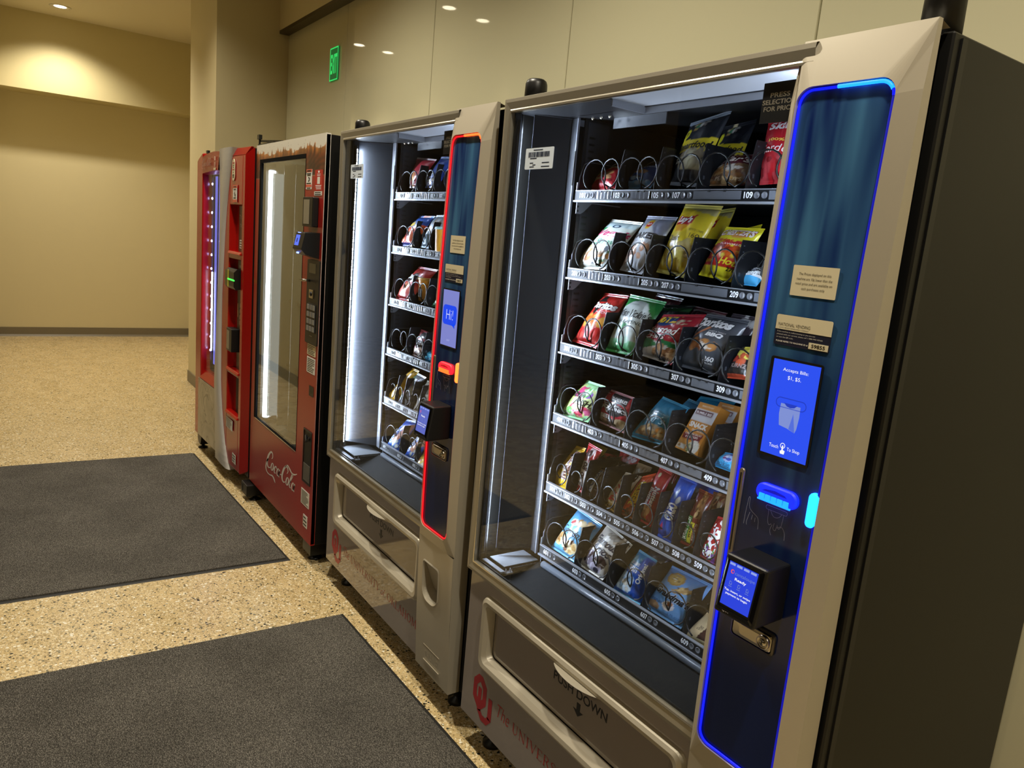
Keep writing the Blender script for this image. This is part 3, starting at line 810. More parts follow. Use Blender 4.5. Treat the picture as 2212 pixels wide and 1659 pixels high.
    mk.build('embossed_line', mat('raised_champagne', 'cfc5ad', .3, metal=.3), root)
    write(root, 'CRANE', .936, 1.022, .151, .178, yc - .0009, mat('raised_champagne'), 'embossed_lettering', bold=-.015, space=1.1)
    # blue printed panel
    m = MB()
    yp = lambda z: yb(z) + .0005
    pan = rrect(px0 + .0005, px1 - .0005, pz0 + .0005, pz1 - .0005, .0255, 7)
    n = 26; zz = [pz0 + .026 + (pz1 - pz0 - .052) * i / n for i in range(n + 1)]
    top = [p_ for p_ in pan if p_[1] >= pz1 - .0262]; bot = [p_ for p_ in pan if p_[1] <= pz0 + .0262]
    m.face([(x, yp(z), z) for x, z in top]); m.face([(x, yp(z), z) for x, z in bot])
    m.strip([(px0 + .0005, yp(z), z) for z in zz], [(px1 - .0005, yp(z), z) for z in zz][::1], closed=False)
    pnl = m.build('control_panel', M_PRINT, root)
    # light tube round the panel
    e = .0045
    inn = rrect(px0 + e, px1 - e, pz0 + e, pz1 - e, .022, 7); ring = []
    for i in range(len(inn)):
        a_, b_ = inn[i], inn[(i + 1) % len(inn)]; L = math.hypot(b_[0] - a_[0], b_[1] - a_[1]); k = max(1, int(L / .06))
        for j in range(k):
            x = a_[0] + (b_[0] - a_[0]) * j / k; z = a_[1] + (b_[1] - a_[1]) * j / k; ring.append((x, yb(z) - .0025, z))
    bright = [p_ for p_ in ring if not (p_[0] > px1 - e - .001 and pz0 + .03 < p_[2] < pz1 - .03)]
    i0 = max(range(len(bright)), key=lambda i: math.dist(bright[i], bright[i - 1])); bright = bright[i0:] + bright[:i0]
    MB().tube(bright, .0023, 8).build('light_tube', glow(*led), pnl)
    dimp = sorted([p_ for p_ in ring if p_[0] > px1 - e - .001 and pz0 + .02 < p_[2] < pz1 - .02], key=lambda p_: p_[2])
    MB().tube(dimp, .0018, 8).build('light_tube', glow(led[0], led[1] * .3), pnl)
    hot = [p_ for p_ in ring if p_[2] > pz1 - .02 and p_[0] > .955]; hot.sort(key=lambda p_: p_[0] - p_[2])
    hot = [(.958, yb(pz1 - e) - .003, pz1 - e)] + [h for h in hot if h[0] > .96]
    MB().tube([(x, y - .0012, z) for x, y, z in hot], .003, 8).build('bright_tube', glow(*led_hot), pnl)
    # notices
    def plate(x0, x1, z0, z1, m_, name, r_=.0015, dy=0.0, t=.0008):
        yq = min(yp(z0), yp(z1)) - .0004 - dy
        return MB().prism(rrect(x0, x1, z0, z1, r_, 3), yq - t, yq, 'y').build(name, m_, pnl), yq - t - .00025
    s1, y1 = plate(.9335, 1.0155, 1.4295, 1.4785, M_PAPER, 'price_notice')
    for i, s in enumerate(('The Prices displayed on this', 'machine are 10¢ lower than the', 'retail price and are available on', 'cash purchases only')):
        hw_ = (.029, .032, .033, .021)[i]; z = 1.4625 - .0078 * i
        write(s1, s, .9745 - hw_, .9745 + hw_, z - .0005, z + .0048, y1, ink('4a4336'))
    s2, y2 = plate(.9185, 1.0215, 1.3465, 1.3965, M_NAVY, 'service_sticker', .003)
    MB().prism(rrect(.9185, 1.0215, 1.3725, 1.3965, [.0003, .0003, .003, .003], 3), y2 - .0002, y2 + .0003, 'y').build('cream_half', M_PAPER, s2)
    y3 = y2 - .0004
    write(s2, 'NATIONAL VENDING', .9235, .983, 1.3785, 1.3835, y3, ink('3a352c'), bold=-.005)
    write(s2, 'A FULL SERVICE REFRESHMENT COMPANY', .926, .981, 1.3745, 1.3763, y3, ink('3a352c'))
    for i, s in enumerate(('If this machine is malfunctioning or you are not', 'pleased with our service, please call 1-888-795-VEND', 'or scan the QR code.')):
        write(s2, s, .923, .923 + (.071, .085, .032)[i], 1.3672 - .0045 * i, 1.3700 - .0045 * i, y2 - .0002, ink('c9c6bd'))
    write(s2, 'PLEASE REFER TO MACHINE ID #', .923, .983, 1.3515, 1.3543, y2 - .0002, ink('e2dfd6'), bold=.02)
    MB().box(.985, 1.0195, y2 - .0006, y2 + .0003, 1.3485, 1.3585).build('number_tag', M_PAPER, s2)
    write(s2, machine_id, .990, 1.0145, 1.3505, 1.3565, y2 - .0008, ink('201d18'), bold=.02)
    # touch screen
    s3, y4 = plate(.9225, 1.0205, 1.1585, 1.3275, M_BLK, 'touch_screen', .004, t=.0016)
    screen(s3, y4)
    # bill slot, guide light, coin slot, pictograms
    c0, c1 = led[0], led_hot[0]
    yq = yp(1.1)
    def pill(name, x, z, wd, h, dp, m_):
        m = MB(); rs = []
        for k, d in ((1.0, 0), (1.0, dp * .55), (.86, dp * .9), (.6, dp)):
            rs.append([(a_, yq - d, b_) for a_, b_ in capsule(x, z, wd - min(wd, h) * (1 - k), h - min(wd, h) * (1 - k), 7)])
        for r0, r1_ in zip(rs[:-1], rs[1:]): m.strip(r0, r1_, smooth=True)
        m.face(rs[-1]); return m.build(name, m_, pnl)
    bs = pill('bill_slot', .9765, 1.0985, .080, .030, .010, glow(c0, led[1] * 2.6))
    m = MB()
    for k in range(5): m.box(.9475 + .0118 * k, .957 + .0118 * k, yq - .0125, yq - .009, 1.0865, 1.0965)
    m.box(.9445, 1.0085, yq - .0118, yq - .009, 1.0845, 1.087)
    m.build('lit_ribs', glow(c1, led_hot[1] * .9), bs)
    MB().prism([(.950, 1.1015), (1.0, 1.1015), (.995, 1.105), (.976, 1.1075), (.957, 1.105)], yq - .0108, yq - .0098, 'y').build('slot_mouth', glow(c0, led[1] * .35), bs)
    pill('guide_light', 1.0435, 1.0965, .0165, .058, .009, glow(c1, led_hot[1] * 1.8))
    cs_ = pill('coin_slot', .8995, 1.040, .0115, .168, .004, mat('coin_slot_bronze', '8a7f70', .3, metal=.5))
    MB().box(.8983, .9007, yq - .0046, yq - .0035, .972, 1.116).build('slot_mouth', M_BLK, cs_)
    pic = MB(); yi = yq - .0008
    def line(pts, wd=.0008): stroke(pic, [(a_, b_, wd) for a_, b_ in pts], yi, lambda u, v: (u, v), 4)
    line([(.9205, 1.075), (.9215, 1.078), (.9235, 1.0765), (.924, 1.062), (.930, 1.055), (.940, 1.050), (.945, 1.046), (.947, 1.036), (.9475, 1.015)])
    line([(.9205, 1.075), (.918, 1.045), (.917, 1.008)]); line([(.9145, 1.014), (.917, 1.006), (.9195, 1.014)])
    line([(.927, 1.052), (.924, 1.040), (.923, 1.030), (.929, 1.020), (.931, 1.012)]); line([(.933, 1.049), (.932, 1.040)]); line([(.939, 1.046), (.939, 1.038)])
    for a_ in ((.958, .998, 1.0695, 1.0765),):
        line([(x, z) for x, z in capsule(.978, 1.073, .042, .007, 4)] + [(.957, 1.073)])
    line([(.963, 1.070), (.964, 1.052), (.967, 1.044), (.972, 1.047)]); line([(.993, 1.070), (.991, 1.050), (.987, 1.043), (.983, 1.049)])
    line([(.967, 1.069), (.972, 1.062), (.978, 1.060), (.985, 1.063), (.989, 1.069)])
    line([(.974, 1.046), (.971, 1.036), (.974, 1.028), (.979, 1.026)]); line([(.984, 1.044), (.992, 1.048), (.999, 1.040), (1.001, 1.022)]); line([(.9775, 1.05), (.9765, 1.04), (.981, 1.038), (.983, 1.046)])
    pic.build('pictogram', ink('8f98b4'), pnl)
    # payment terminal
    T = MB()
    yv = yp(.94)
    fx = (.9395, 1.0225); zb, zt = .893, .994
    def face_y(z): return yv - .062 - (zt - z) / (zt - zb) * .016
    T.hexa([(fx[0], face_y(zb), zb), (fx[1], face_y(zb), zb), (fx[1] + .001, yv, zb + .003), (fx[0] + .003, yv, zb + .003),
            (fx[0], face_y(zt), zt), (fx[1], face_y(zt), zt), (fx[1] + .001, yv, zt + .002), (fx[0] + .003, yv, zt + .002)])
    term = T.build('card_terminal', M_BLK, root, bevel=.005, seg=3)
    def fp(x, z, o=.0008): return (x, face_y(z) - o, z)
    bz = MB().strip([fp(*p_, .0) for p_ in rrect(fx[0] + .004, fx[1] - .004, zb + .006, zt - .004, .004, 4)], [fp(*p_, .0025) for p_ in rrect(fx[0] + .008, fx[1] - .010, zb + .013, zt - .008, .003, 4)])
    bz.build('screen_rim', mat('gloss_black', '08080a', .12), term)
    sx0, sx1, sz0, sz1 = .9505, 1.0085, .9105, .984
    MB().face([fp(sx0, sz0), fp(sx1, sz0), fp(sx1, sz1), fp(sx0, sz1)]).build('display', glow(seq['scr'], seq['scr_s']), term)
    wm = glow('ffffff', .95, 'screen_white'); dk = glow('8ea8ff', .55, 'screen_pale')
    fy = lambda x, z: face_y(z) - .0012
    write(term, 'cantaloupe', .966, 1.006, .9635, .9705, fy, dk)
    write(term, 'Ready', .968, .991, .955, .961, fy, wm, bold=.02)
    write(term, 'Tap, insert, or swipe', .9525, 1.0055, .9345, .939, fy, wm, bold=.015)
    write(term, 'payment to begin', .957, 1.001, .9285, .933, fy, wm, bold=.015)
    m = MB()
    for cx in (.962, .979, .996):
        m.face([fp(cx - .0035, .9435, .0012), fp(cx + .0035, .9435, .0012), fp(cx + .0035, .9445, .0012), fp(cx - .0035, .9445, .0012)])
        for (a_, b_, c_, d_) in ((-.0025, .0025, .9465, .9475), (-.0025, -.0015, .9475, .952), (.0015, .0025, .9475, .951), (-.0025, .0012, .9515, .9525)):
            m.face([fp(cx + a_, c_, .0012), fp(cx + b_, c_, .0012), fp(cx + b_, d_, .0012), fp(cx + a_, d_, .0012)])
    m.build('icon', dk, term)
    MB().strip([fp(*p_, .0012) for p_ in capsule(.9605, .9685, .007, .007, 5)], [fp(*p_, .0012) for p_ in capsule(.9612, .9685, .0045, .0045, 5)]).build('crescent', glow('ff5a4a', .9), term)
    m = MB()
    for k in range(4): m.face([fp(.952 + .0142 * k, .9785, .0013), fp(.963 + .0142 * k, .9785, .0013), fp(.963 + .0142 * k, .9825, .0013), fp(.952 + .0142 * k, .9825, .0013)])
    m.build('status_lights', glow('9fb2ff', .8), term)
    write(term, 'eport', .9585, .9715, .8985, .9035, lambda x, z: face_y(z) - .0008, ink('cfc8c8'))
    MB().face([fp(1.0125, .977, .001), fp(1.0155, .977, .001), fp(1.0155, .9815, .001), fp(1.0125, .9815, .001)]).build('pilot_lamp', glow('bfd0ff', 1.2), term)
    # lock
    yl = yp(.845)
    lk = MB(); rs = []
    for wd, h, d, r_ in ((.091, .041, 0, .009), (.091, .041, .004, .009), (.084, .034, .0055, .007)):
        rs.append([(x, yl - d, z) for x, z in rrect(.9725 - wd / 2, .9725 + wd / 2, .8445 - h / 2, .8445 + h / 2, r_, 5)])
    for r0, r1_ in zip(rs[:-1], rs[1:]): lk.strip(r0, r1_, smooth=True)
    rs2 = [[(x, yl - d, z) for x, z in rrect(.9725 - wd / 2, .9725 + wd / 2, .8445 - h / 2, .8445 + h / 2, .006, 5)] for wd, h, d in ((.082, .032, .0035), (.078, .028, .0065), (.05, .018, .0075))]
    lock = lk.build('door_lock', mat('lock_bezel', '5b564e', .3, metal=.8), pnl)
    h_ = MB(); h_.strip(rs2[0], rs2[1], smooth=True); h_.strip(rs2[1], rs2[2], smooth=True); h_.face(rs2[2]); h_.build('handle_plate', M_STEEL, lock)
    MB().lathe((.9985, yl - .006, .8445), [(.0125, 0), (.0125, -.004), (.0105, -.005), (.0095, -.0035), (.006, -.0035), (.0055, -.006), (.0001, -.006)], 'y', 24).build('key_barrel', M_STEEL, lock)
    MB().box(.9975, .9995, yl - .0125, yl - .0118, .8415, .8475).build('keyhole', M_BLK, lock)
    return root

def screen_bills(par, y):
    bg = MB().box(.929, 1.0165, y - .0002, y + .0004, 1.1635, 1.3235).build('display', glow('2750f5', .95, 'screen_blue'), par)
    wm = glow('ffffff', .95, 'screen_white')
    write(bg, 'Accepts Bills:', .949, .9965, 1.3045, 1.3115, y - .0005, wm)
    write(bg, '$1, $5.', .960, .985, 1.2925, 1.2995, y - .0005, wm)
    a = glow('5a78f0', .8, 'screen_icon_a'); b = glow('8a9ee8', .8, 'screen_icon_b'); c = glow('2040d0', .8, 'screen_icon_c')
    m = MB(); m.strip([(x, y - .0005, z) for x, z in capsule(.9735, 1.2545, .058, .017, 7)], [(x, y - .0005, z) for x, z in capsule(.9735, 1.2545, .055, .014, 7)]); m.build('icon', c, bg)
    MB().face([(x, y - .0005, z) for x, z in ((.955, 1.253), (.992, 1.253), (.9925, 1.236), (.9905, 1.216), (.988, 1.209), (.973, 1.2135), (.957, 1.216), (.954, 1.235))]).build('icon', b, bg)
    MB().face([(x, y - .0007, z) for x, z in ((.976, 1.2135), (.981, 1.240), (.988, 1.209))]).build('icon', a, bg)
    MB().face([(x, y - .0007, z) for x, z in ((.9605, 1.2545), (.9665, 1.2495), (.9735, 1.248), (.981, 1.2495), (.9865, 1.2545))]).build('icon', c, bg)
    write(bg, 'Touch', .9445, .9625, 1.1765, 1.1825, y - .0005, wm)
    write(bg, 'To Shop', .979, 1.003, 1.1755, 1.183, y - .0005, wm)
    m = MB().strip([(x, y - .0005, z) for x, z in capsule(.9705, 1.1835, .0095, .0095, 6)], [(x, y - .0005, z) for x, z in capsule(.9705, 1.1835, .0072, .0072, 6)])
    m.face([(x, y - .0006, z) for x, z in ((.9675, 1.1695), (.975, 1.1695), (.976, 1.1755), (.9722, 1.1765), (.9720, 1.184), (.9695, 1.184), (.9693, 1.1755), (.9665, 1.174))])
    m.build('touch_icon', wm, bg)
def screen_hi(par, y):
    bg = MB().box(.927, 1.0165, y - .0002, y + .0004, 1.1625, 1.3235).build('display', glow('858cd8', .85, 'screen_lilac'), par)
    b = glow('1246f0', .95, 'screen_bubble')
    m = MB().face([(x, y - .0005, z) for x, z in rrect(.932, 1.0105, 1.224, 1.281, .013, 6)])
    m.face([(.985, y - .0005, 1.226), (1.003, y - .0005, 1.216), (1.003, y - .0005, 1.232)])
    m.build('speech_bubble', b, bg)
    write(bg, 'Hi!', .952, .991, 1.2395, 1.268, y - .0008, glow('d6dcff', .95, 'screen_hi'), bold=-.015)
    write(bg, '24/7', .962, .980, 1.177, 1.182, y - .0005, glow('b9bfee', .9, 'screen_small'))

BLUE = ('0818ff', 1.3); BLUE_HOT = ('1478ff', 3.0)
RED_ = ('ff1420', 1.3); RED_HOT = ('ff5a20', 3.0)
near = crane(0, 0, 0, 'snack vending machine with blue lights, nearest of the row, seen with its black side', BLUE, BLUE_HOT, screen_bills, '59855', dict(scr='2a48f0', scr_s=.8))
second = crane(-1.1507, .01, .065, 'snack vending machine with red lights, between the nearest snack machine and a red drinks machine', RED_, RED_HOT, screen_hi, '59857', dict(scr='6c7ae0', scr_s=.7))
# ------------------------------------------------------------------ red drinks machines
def attr_mat(name, rough=.3, spec=.5, coat=0.0, bump=None):
    m, nt, b = nodes_of(name, rough, spec)
    a = nt.nodes.new('ShaderNodeAttribute'); a.attribute_name = 'Col'
    nt.links.new(a.outputs['Color'], b.inputs['Base Color']); b.inputs['Coat Weight'].default_value = coat
    if bump:
        tc = nt.nodes.new('ShaderNodeTexCoord'); n = nt.nodes.new('ShaderNodeTexNoise'); n.inputs['Scale'].default_value = bump[0]; n.inputs['Detail'].default_value = 2
        bp = nt.nodes.new('ShaderNodeBump'); bp.inputs['Strength'].default_value = bump[1]; bp.inputs['Distance'].default_value = bump[2]
        nt.links.new(tc.outputs['Object'], n.inputs['Vector']); nt.links.new(n.outputs['Fac'], bp.inputs['Height']); nt.links.new(bp.outputs['Normal'], b.inputs['Normal'])
    return m
def set_col(o, C):
    me = o.data; at = me.color_attributes.new('Col', 'FLOAT_COLOR', 'POINT')
    C4 = np.ones((len(me.vertices), 4), np.float32); C4[:, :3] = C; at.data.foreach_set('color', C4.ravel())
def droplet_red():
    m, nt, b = nodes_of('droplet_red_print', .3, .5)
    a = nt.nodes.new('ShaderNodeAttribute'); a.attribute_name = 'Col'
    tc = nt.nodes.new('ShaderNodeTexCoord'); v = nt.nodes.new('ShaderNodeTexVoronoi'); v.inputs['Scale'].default_value = 75
    nt.links.new(tc.outputs['Object'], v.inputs['Vector'])
    sp = nt.nodes.new('ShaderNodeSeparateColor'); nt.links.new(v.outputs['Color'], sp.inputs[0])
    g = nt.nodes.new('ShaderNodeMath'); g.operation = 'GREATER_THAN'; g.inputs[1].default_value = .72; nt.links.new(sp.outputs[0], g.inputs[0])
    l = nt.nodes.new('ShaderNodeMath'); l.operation = 'LESS_THAN'; l.inputs[1].default_value = .2; nt.links.new(v.outputs['Distance'], l.inputs[0])
    mu = nt.nodes.new('ShaderNodeMath'); mu.operation = 'MULTIPLY'; nt.links.new(g.outputs[0], mu.inputs[0]); nt.links.new(l.outputs[0], mu.inputs[1])
    m2 = nt.nodes.new('ShaderNodeMath'); m2.operation = 'MULTIPLY'; m2.inputs[1].default_value = .4; nt.links.new(mu.outputs[0], m2.inputs[0])
    mx = nt.nodes.new('ShaderNodeMix'); mx.data_type = 'RGBA'; mx.inputs[7].default_value = (.06, .005, .004, 1)
    nt.links.new(m2.outputs[0], mx.inputs[0]); nt.links.new(a.outputs['Color'], mx.inputs[6]); nt.links.new(mx.outputs[2], b.inputs['Base Color'])
    return m
M_REDP = droplet_red()
M_RED = mat('red_plastic', 'a0130e', .2, spec=.5)
M_SWOOSH = mat('pearl_grey_plastic', 'b6b3ae', .35)
M_GLASS2 = glass_mat('drinks_glass', (.9, .92, .92), 1.25)
M_GLASS3 = glass_mat('curved_window', (.95, .95, .98), .3)
M_OLIVE = mat('drinks_interior', '6a6450', .5)
M_TUBE = glow('f0faff', 12.0, 'white_tube_glow')
M_TUBEREFL = glow('cfd8d4', .55, 'tube_reflection_glow')
DK = ink('222222')

def small_lines(par, rows, y, m, name='printed_lines'):
    b = MB()
    for x0, x1, z0, z1 in rows: b.box(x0, x1, y - .0004, y, z0, z1)
    return b.build(name, m, par)
def para(x0, x1, z0, z1, n, seed=1):
    rr = random.Random(seed); h = (z1 - z0) / n
    return [(x0, x1 - (x1 - x0) * rr.choice((0, .05, .12, .3)), z0 + h * i + h * .3, z0 + h * i + h * .68) for i in range(n)]
def notice(par, x0, x1, z0, z1, y, n, m=None, seed=1, name='paper_notice'):
    p = MB().prism(rrect(x0, x1, z0, z1, .0015, 2), y - .0008, y, 'y').build(name, m or M_WPAPER, par)
    mx = (x1 - x0) * .08
    if n: small_lines(p, para(x0 + mx, x1 - mx, z0 + (z1 - z0) * .06, z1 - (z1 - z0) * .06, n, seed), y - .0008, DK)
    return p
def keypad(par, x0, x1, z0, z1, y, cols=3, rows=4, keym=None):
    kp = MB().prism(rrect(x0, x1, z0, z1, .003, 3), y - .003, y, 'y').build('keypad', mat('keypad_dark', '1d1d1e', .4), par)
    dx = (x1 - x0) / cols; dz = (z1 - z0) / rows
    for r in range(rows):
        for c in range(cols):
            cx = x0 + dx * (c + .5); cz = z0 + dz * (r + .5)
            MB().box(cx - dx * .32, cx + dx * .32, y - .006, y - .003, cz - dz * .34, cz + dz * .34).build('key', keym or mat('key_grey', '8f8f8c', .4, metal=.3), kp)
    return kp

# ---- glass-front machine with the splash print
gx = -2.235
g2 = empty('drinks_vending_machine', (gx, 0, 0), 'red glass-front drinks vending machine with brown cola splash along its top', 'vending machine')
W2, H0, H1 = .961, .102, 1.832
wx0, wx1, wz0, wz1 = .085, .733, .466, 1.752
m = MB()
m.box(0.004, .03, .02, .80, H0, 1.828).box(W2 - .035, W2, .02, .80, H0, 1.828).box(.03, W2 - .035, .02, .80, 1.79, 1.828).box(.03, W2 - .035, .02, .80, H0, .16).box(.03, W2 - .035, .78, .80, .16, 1.79)
m.box(W2 - .008, W2, .0006, .02, H0 + .003, 1.829)
m.build('cabinet', M_CAB, g2, bevel=.002, seg=1)
# printed front
xsg = sorted(set([round(W2 * i / 190, 5) for i in range(191)] + [wx0, wx1])); zsg = sorted(set([H0 + (1.6 - H0) * i / 20 for i in range(21)] + [1.6 + (H1 - 1.6) * i / 62 for i in range(63)] + [wz0, wz1]))
vi = {}; V = []; F = []
def vid(i, j):
    if (i, j) not in vi: vi[(i, j)] = len(V); V.append((xsg[i], 0.0, zsg[j]))
    return vi[(i, j)]
for i in range(len(xsg) - 1):
    for j in range(len(zsg) - 1):
        cx, cz = (xsg[i] + xsg[i + 1]) / 2, (zsg[j] + zsg[j + 1]) / 2
        if wx0 < cx < wx1 and wz0 < cz < wz1: continue
        F.append((vid(i, j), vid(i + 1, j), vid(i + 1, j + 1), vid(i, j + 1)))
mb = MB(); mb.add(V, F)
mb.add([(0, 0, H0), (0, .02, H0), (0, .02, H1), (0, 0, H1)], [(0, 1, 2, 3)]); mb.add([(W2, 0, H0), (W2, .02, H0), (W2, .02, H1), (W2, 0, H1)], [(3, 2, 1, 0)])
mb.add([(0, 0, H1), (0, .02, H1), (W2, .02, H1), (W2, 0, H1)], [(3, 2, 1, 0)]); mb.add([(0, 0, H0), (0, .02, H0), (W2, .02, H0), (W2, 0, H0)], [(0, 1, 2, 3)])
VV = np.array(mb.v); X, Z = VV[:, 0], VV[:, 2]
def wob(x, k, s): return np.sin(x * k + s) + .6 * np.sin(x * k * 2.3 + 1.7 * s) + .4 * np.sin(x * k * 4.1 + s * 3)
edge_ = 1.783 + .006 * wob(X, 18, .4) + .016 * np.maximum(0, np.sin(X * 61 + 1.2 * np.sin(X * 17))) ** 6 + .013 * np.maximum(0, np.sin(X * 97 + 2)) ** 8
white = np.array(lin('d8d5cb')); amber = np.array(lin('a86a30')); brown = np.array(lin('60260f')); dark = np.array(lin('341610')); red = np.array(lin('98201a'))
C = np.tile(white, (len(X), 1))
d_ = edge_ - Z
t = np.clip(d_ / .03, 0, 1)[:, None]; under = d_ > 0
colr = amber * (1 - t) + brown * t
t2 = np.clip((d_ - .03 + .02 * wob(X, 30, 2)) / .07, 0, 1)[:, None]; colr = colr * (1 - t2) + dark * t2
sw = .5 + .5 * np.sin(X * 75 + 9 * np.sin(Z * 31) + 3 * np.sin(X * 23)); colr = colr * (1 + .8 * (sw[:, None] - .45))
C[under] = colr[under]
C[Z < 1.6705] = red
C = np.where(((Z > 1.6685) & (Z < 1.672))[:, None], np.array(lin('8c6f58')), C)
fr2 = mb.build('printed_front', M_REDP, g2); set_col(fr2, np.clip(C, 0, 1))
# window: black gasket, reveal, pane, interior
m = MB(); a_ = rrect(wx0 - .022, wx1 + .001, wz0 - .002, wz1 + .010, .001, 1); b_ = rrect(wx0 + .006, wx1 - .001, wz0 + .003, wz1 - .006, .001, 1)
m.strip([(x, -.0012, z) for x, z in a_], [(x, -.0012, z) for x, z in b_]); m.strip([(x, -.0012, z) for x, z in b_], [(x, .02, z) for x, z in b_]); m.strip([(x, .0, z) for x, z in a_], [(x, -.0012, z) for x, z in a_])
m.build('window_gasket', mat('matt_gasket', '050505', .8, spec=.1), g2)
MB().box(wx0, wx1, -.0016, -.0006, wz0 - .0035, wz0 - .0005).build('window_bead', mat('bright_bead_metal'), g2)
MB().box(wx0 - .004, wx1 + .004, .004, .009, wz0 - .004, wz1 + .004).build('glass_pane', M_GLASS2, g2)
m = MB(); m.box(.03, .034, .02, .78, .16, 1.79).box(.034, .80, .40, .41, .16, 1.79).box(.034, .80, .02, .40, .40, .41).box(.034, .80, .02, .40, 1.765, 1.775).box(.74, .75, .02, .40, .41, 1.765)
m.build('inner_lining', M_OLIVE, g2)
m = MB()
MB().tube([(.132, .040, .478), (.132, .040, 1.712)], .017, 14).build('light_tube', M_TUBE, g2)
for z0_, z1_ in ((1.712, 1.728), (.462, .478)): MB().cyl((.132, .040, z0_), .0145, z1_ - z0_, 'z', 14).build('tube_socket', M_GREY, g2)
MB().box(.045, .09, .022, .07, .47, 1.75).build('lamp_reflector', M_BLK, g2)
for i, (x, y_) in enumerate(((.255, .06), (.38, .075), (.50, .085), (.62, .095))):
    MB().box(x - .004, x + .004, y_, y_ + .16, .46, 1.74).build('lane_divider', mat('clear_lane', 'a8a58f', .25), g2)
MB().box(.165, .168, .034, .09, .49, 1.70).build('tube_reflection', M_TUBEREFL, g2)  # no lamp: its glow stands in for the reflected band of the tube
for z in (.46, .78, 1.10, 1.42): MB().box(.2, .74, .10, .39, z - .012, z).build('shelf', M_OLIVE, g2)
wl = lambda x: x - gx
MB_ = script_logo(MB(), wl(-1.955), wl(-1.47), .222, .372, -.0007)
MB_.build('script_lettering', ink('d9d4cf'), g2)
yF = -.0004
n1 = notice(g2, wl(-1.487), wl(-1.419), 1.616, 1.697, yF, 0, name='warning_sticker')
MB().box(wl(-1.487), wl(-1.419), yF - .0011, yF - .0008, 1.685, 1.697).box(wl(-1.487), wl(-1.419), yF - .0011, yF - .0008, 1.625, 1.635).build('orange_band', ink('d9684f'), n1)
small_lines(n1, [(wl(-1.478), wl(-1.432), 1.688, 1.693), (wl(-1.479), wl(-1.43), 1.677, 1.681), (wl(-1.475), wl(-1.434), 1.671, 1.674), (wl(-1.48), wl(-1.428), 1.639, 1.642), (wl(-1.476), wl(-1.432), 1.6195, 1.6225)], yF - .0011, DK)
stroke(MB(), [(wl(-1.463), 1.664, .004), (wl(-1.446), 1.660, .006), (wl(-1.452), 1.652, .009), (wl(-1.461), 1.647, .004)], yF - .0012, lambda u, v: (u, v)).build('pictogram', DK, n1)
n2 = MB().box(wl(-1.383), wl(-1.294), yF - .0008, yF, 1.609, 1.692).build('info_sticker', ink('b5261f', .4), g2)
small_lines(n2, [(wl(-1.347), wl(-1.330), 1.680, 1.688), (wl(-1.357), wl(-1.320), 1.674, 1.676), (wl(-1.355), wl(-1.322), 1.668, 1.671), (wl(-1.372), wl(-1.306), 1.628, 1.631), (wl(-1.368), wl(-1.31), 1.622, 1.625), (wl(-1.364), wl(-1.31), 1.6155, 1.6185)], yF - .0008, INK_W)
MB().box(wl(-1.353), wl(-1.324), yF - .0011, yF - .0008, 1.636, 1.664).build('white_square', M_WPAPER, n2)
n3 = notice(g2, wl(-1.385), wl(-1.297), 1.591, 1.607, yF, 2, seed=3, name='serial_sticker')
bu = MB().box(wl(-1.448), wl(-1.325), -.026, 0, 1.463, 1.583).build('bill_acceptor', M_BLK, g2, bevel=.004)
MB().box(wl(-1.43), wl(-1.365), -.0275, -.025, 1.474, 1.572).build('grey_insert', mat('bill_insert', '8c8572', .4), bu)
T = MB(); T.prism([(0, 1.337), (-.058, 1.352), (-.076, 1.372), (-.062, 1.438), (0, 1.442)], wl(-1.405), wl(-1.30), 'x')
rd = T.build('card_reader', M_BLK, g2, bevel=.004)
def rp(x, t, o=.0008): return (x, -.076 + .014 * t - o, 1.372 + .066 * t)
MB().face([rp(wl(-1.395), .2), rp(wl(-1.345), .2), rp(wl(-1.345), .85), rp(wl(-1.395), .85)]).build('display', glow('5a74f0', 1.0), rd)
MB().face([rp(wl(-1.378), .4, .001), rp(wl(-1.366), .4, .001), rp(wl(-1.366), .65, .001), rp(wl(-1.378), .65, .001)]).build('icon', glow('2030a0', .5), rd)
MB().box(wl(-1.385), wl(-1.355), -.0625, -.0600, 1.4365, 1.4385).box(wl(-1.385), wl(-1.360), -.0665, -.064, 1.3525, 1.3585).build('blue_leds', glow('6f86ff', 5), rd)
ct = MB().prism(rrect(wl(-1.42), wl(-1.277), .98, 1.33, .004, 3), -.006, 0, 'y').build('selection_panel', mat('graphite_panel', '24231f', .4), g2)
MB().box(wl(-1.395), wl(-1.315), -.0068, -.006, 1.275, 1.315).build('display', mat('dark_display', '0d0f14', .1), ct)
MB().tube([(wl(-1.385), -.006, 1.243), (wl(-1.385), -.03, 1.243), (wl(-1.41), -.036, 1.243)], .0055, 10).build('return_lever', M_STEEL, ct)
MB().box(wl(-1.345), wl(-1.31), -.0066, -.006, 1.238, 1.242).build('coin_slot', M_BLK, ct)
lkp = MB().box(wl(-1.38), wl(-1.332), -.010, -.006, 1.172, 1.208).build('lock_plate', M_STEEL, ct, bevel=.002)
MB().lathe((wl(-1.355), -.010, 1.19), [(.009, 0), (.009, -.003), (.0001, -.004)], 'y', 16).build('key_barrel', M_BLK, lkp)
keypad(ct, wl(-1.397), wl(-1.298), 1.03, 1.15, -.006)
small_lines(ct, [(wl(-1.365), wl(-1.335), 1.012, 1.0145)], -.006, ink('8a8578'))
notice(g2, wl(-1.398), wl(-1.297), .930, .977, yF, 6, M_PAPER, 4)
notice(g2, wl(-1.397), wl(-1.297), .854, .9215, yF, 8, M_WPAPER, 5)
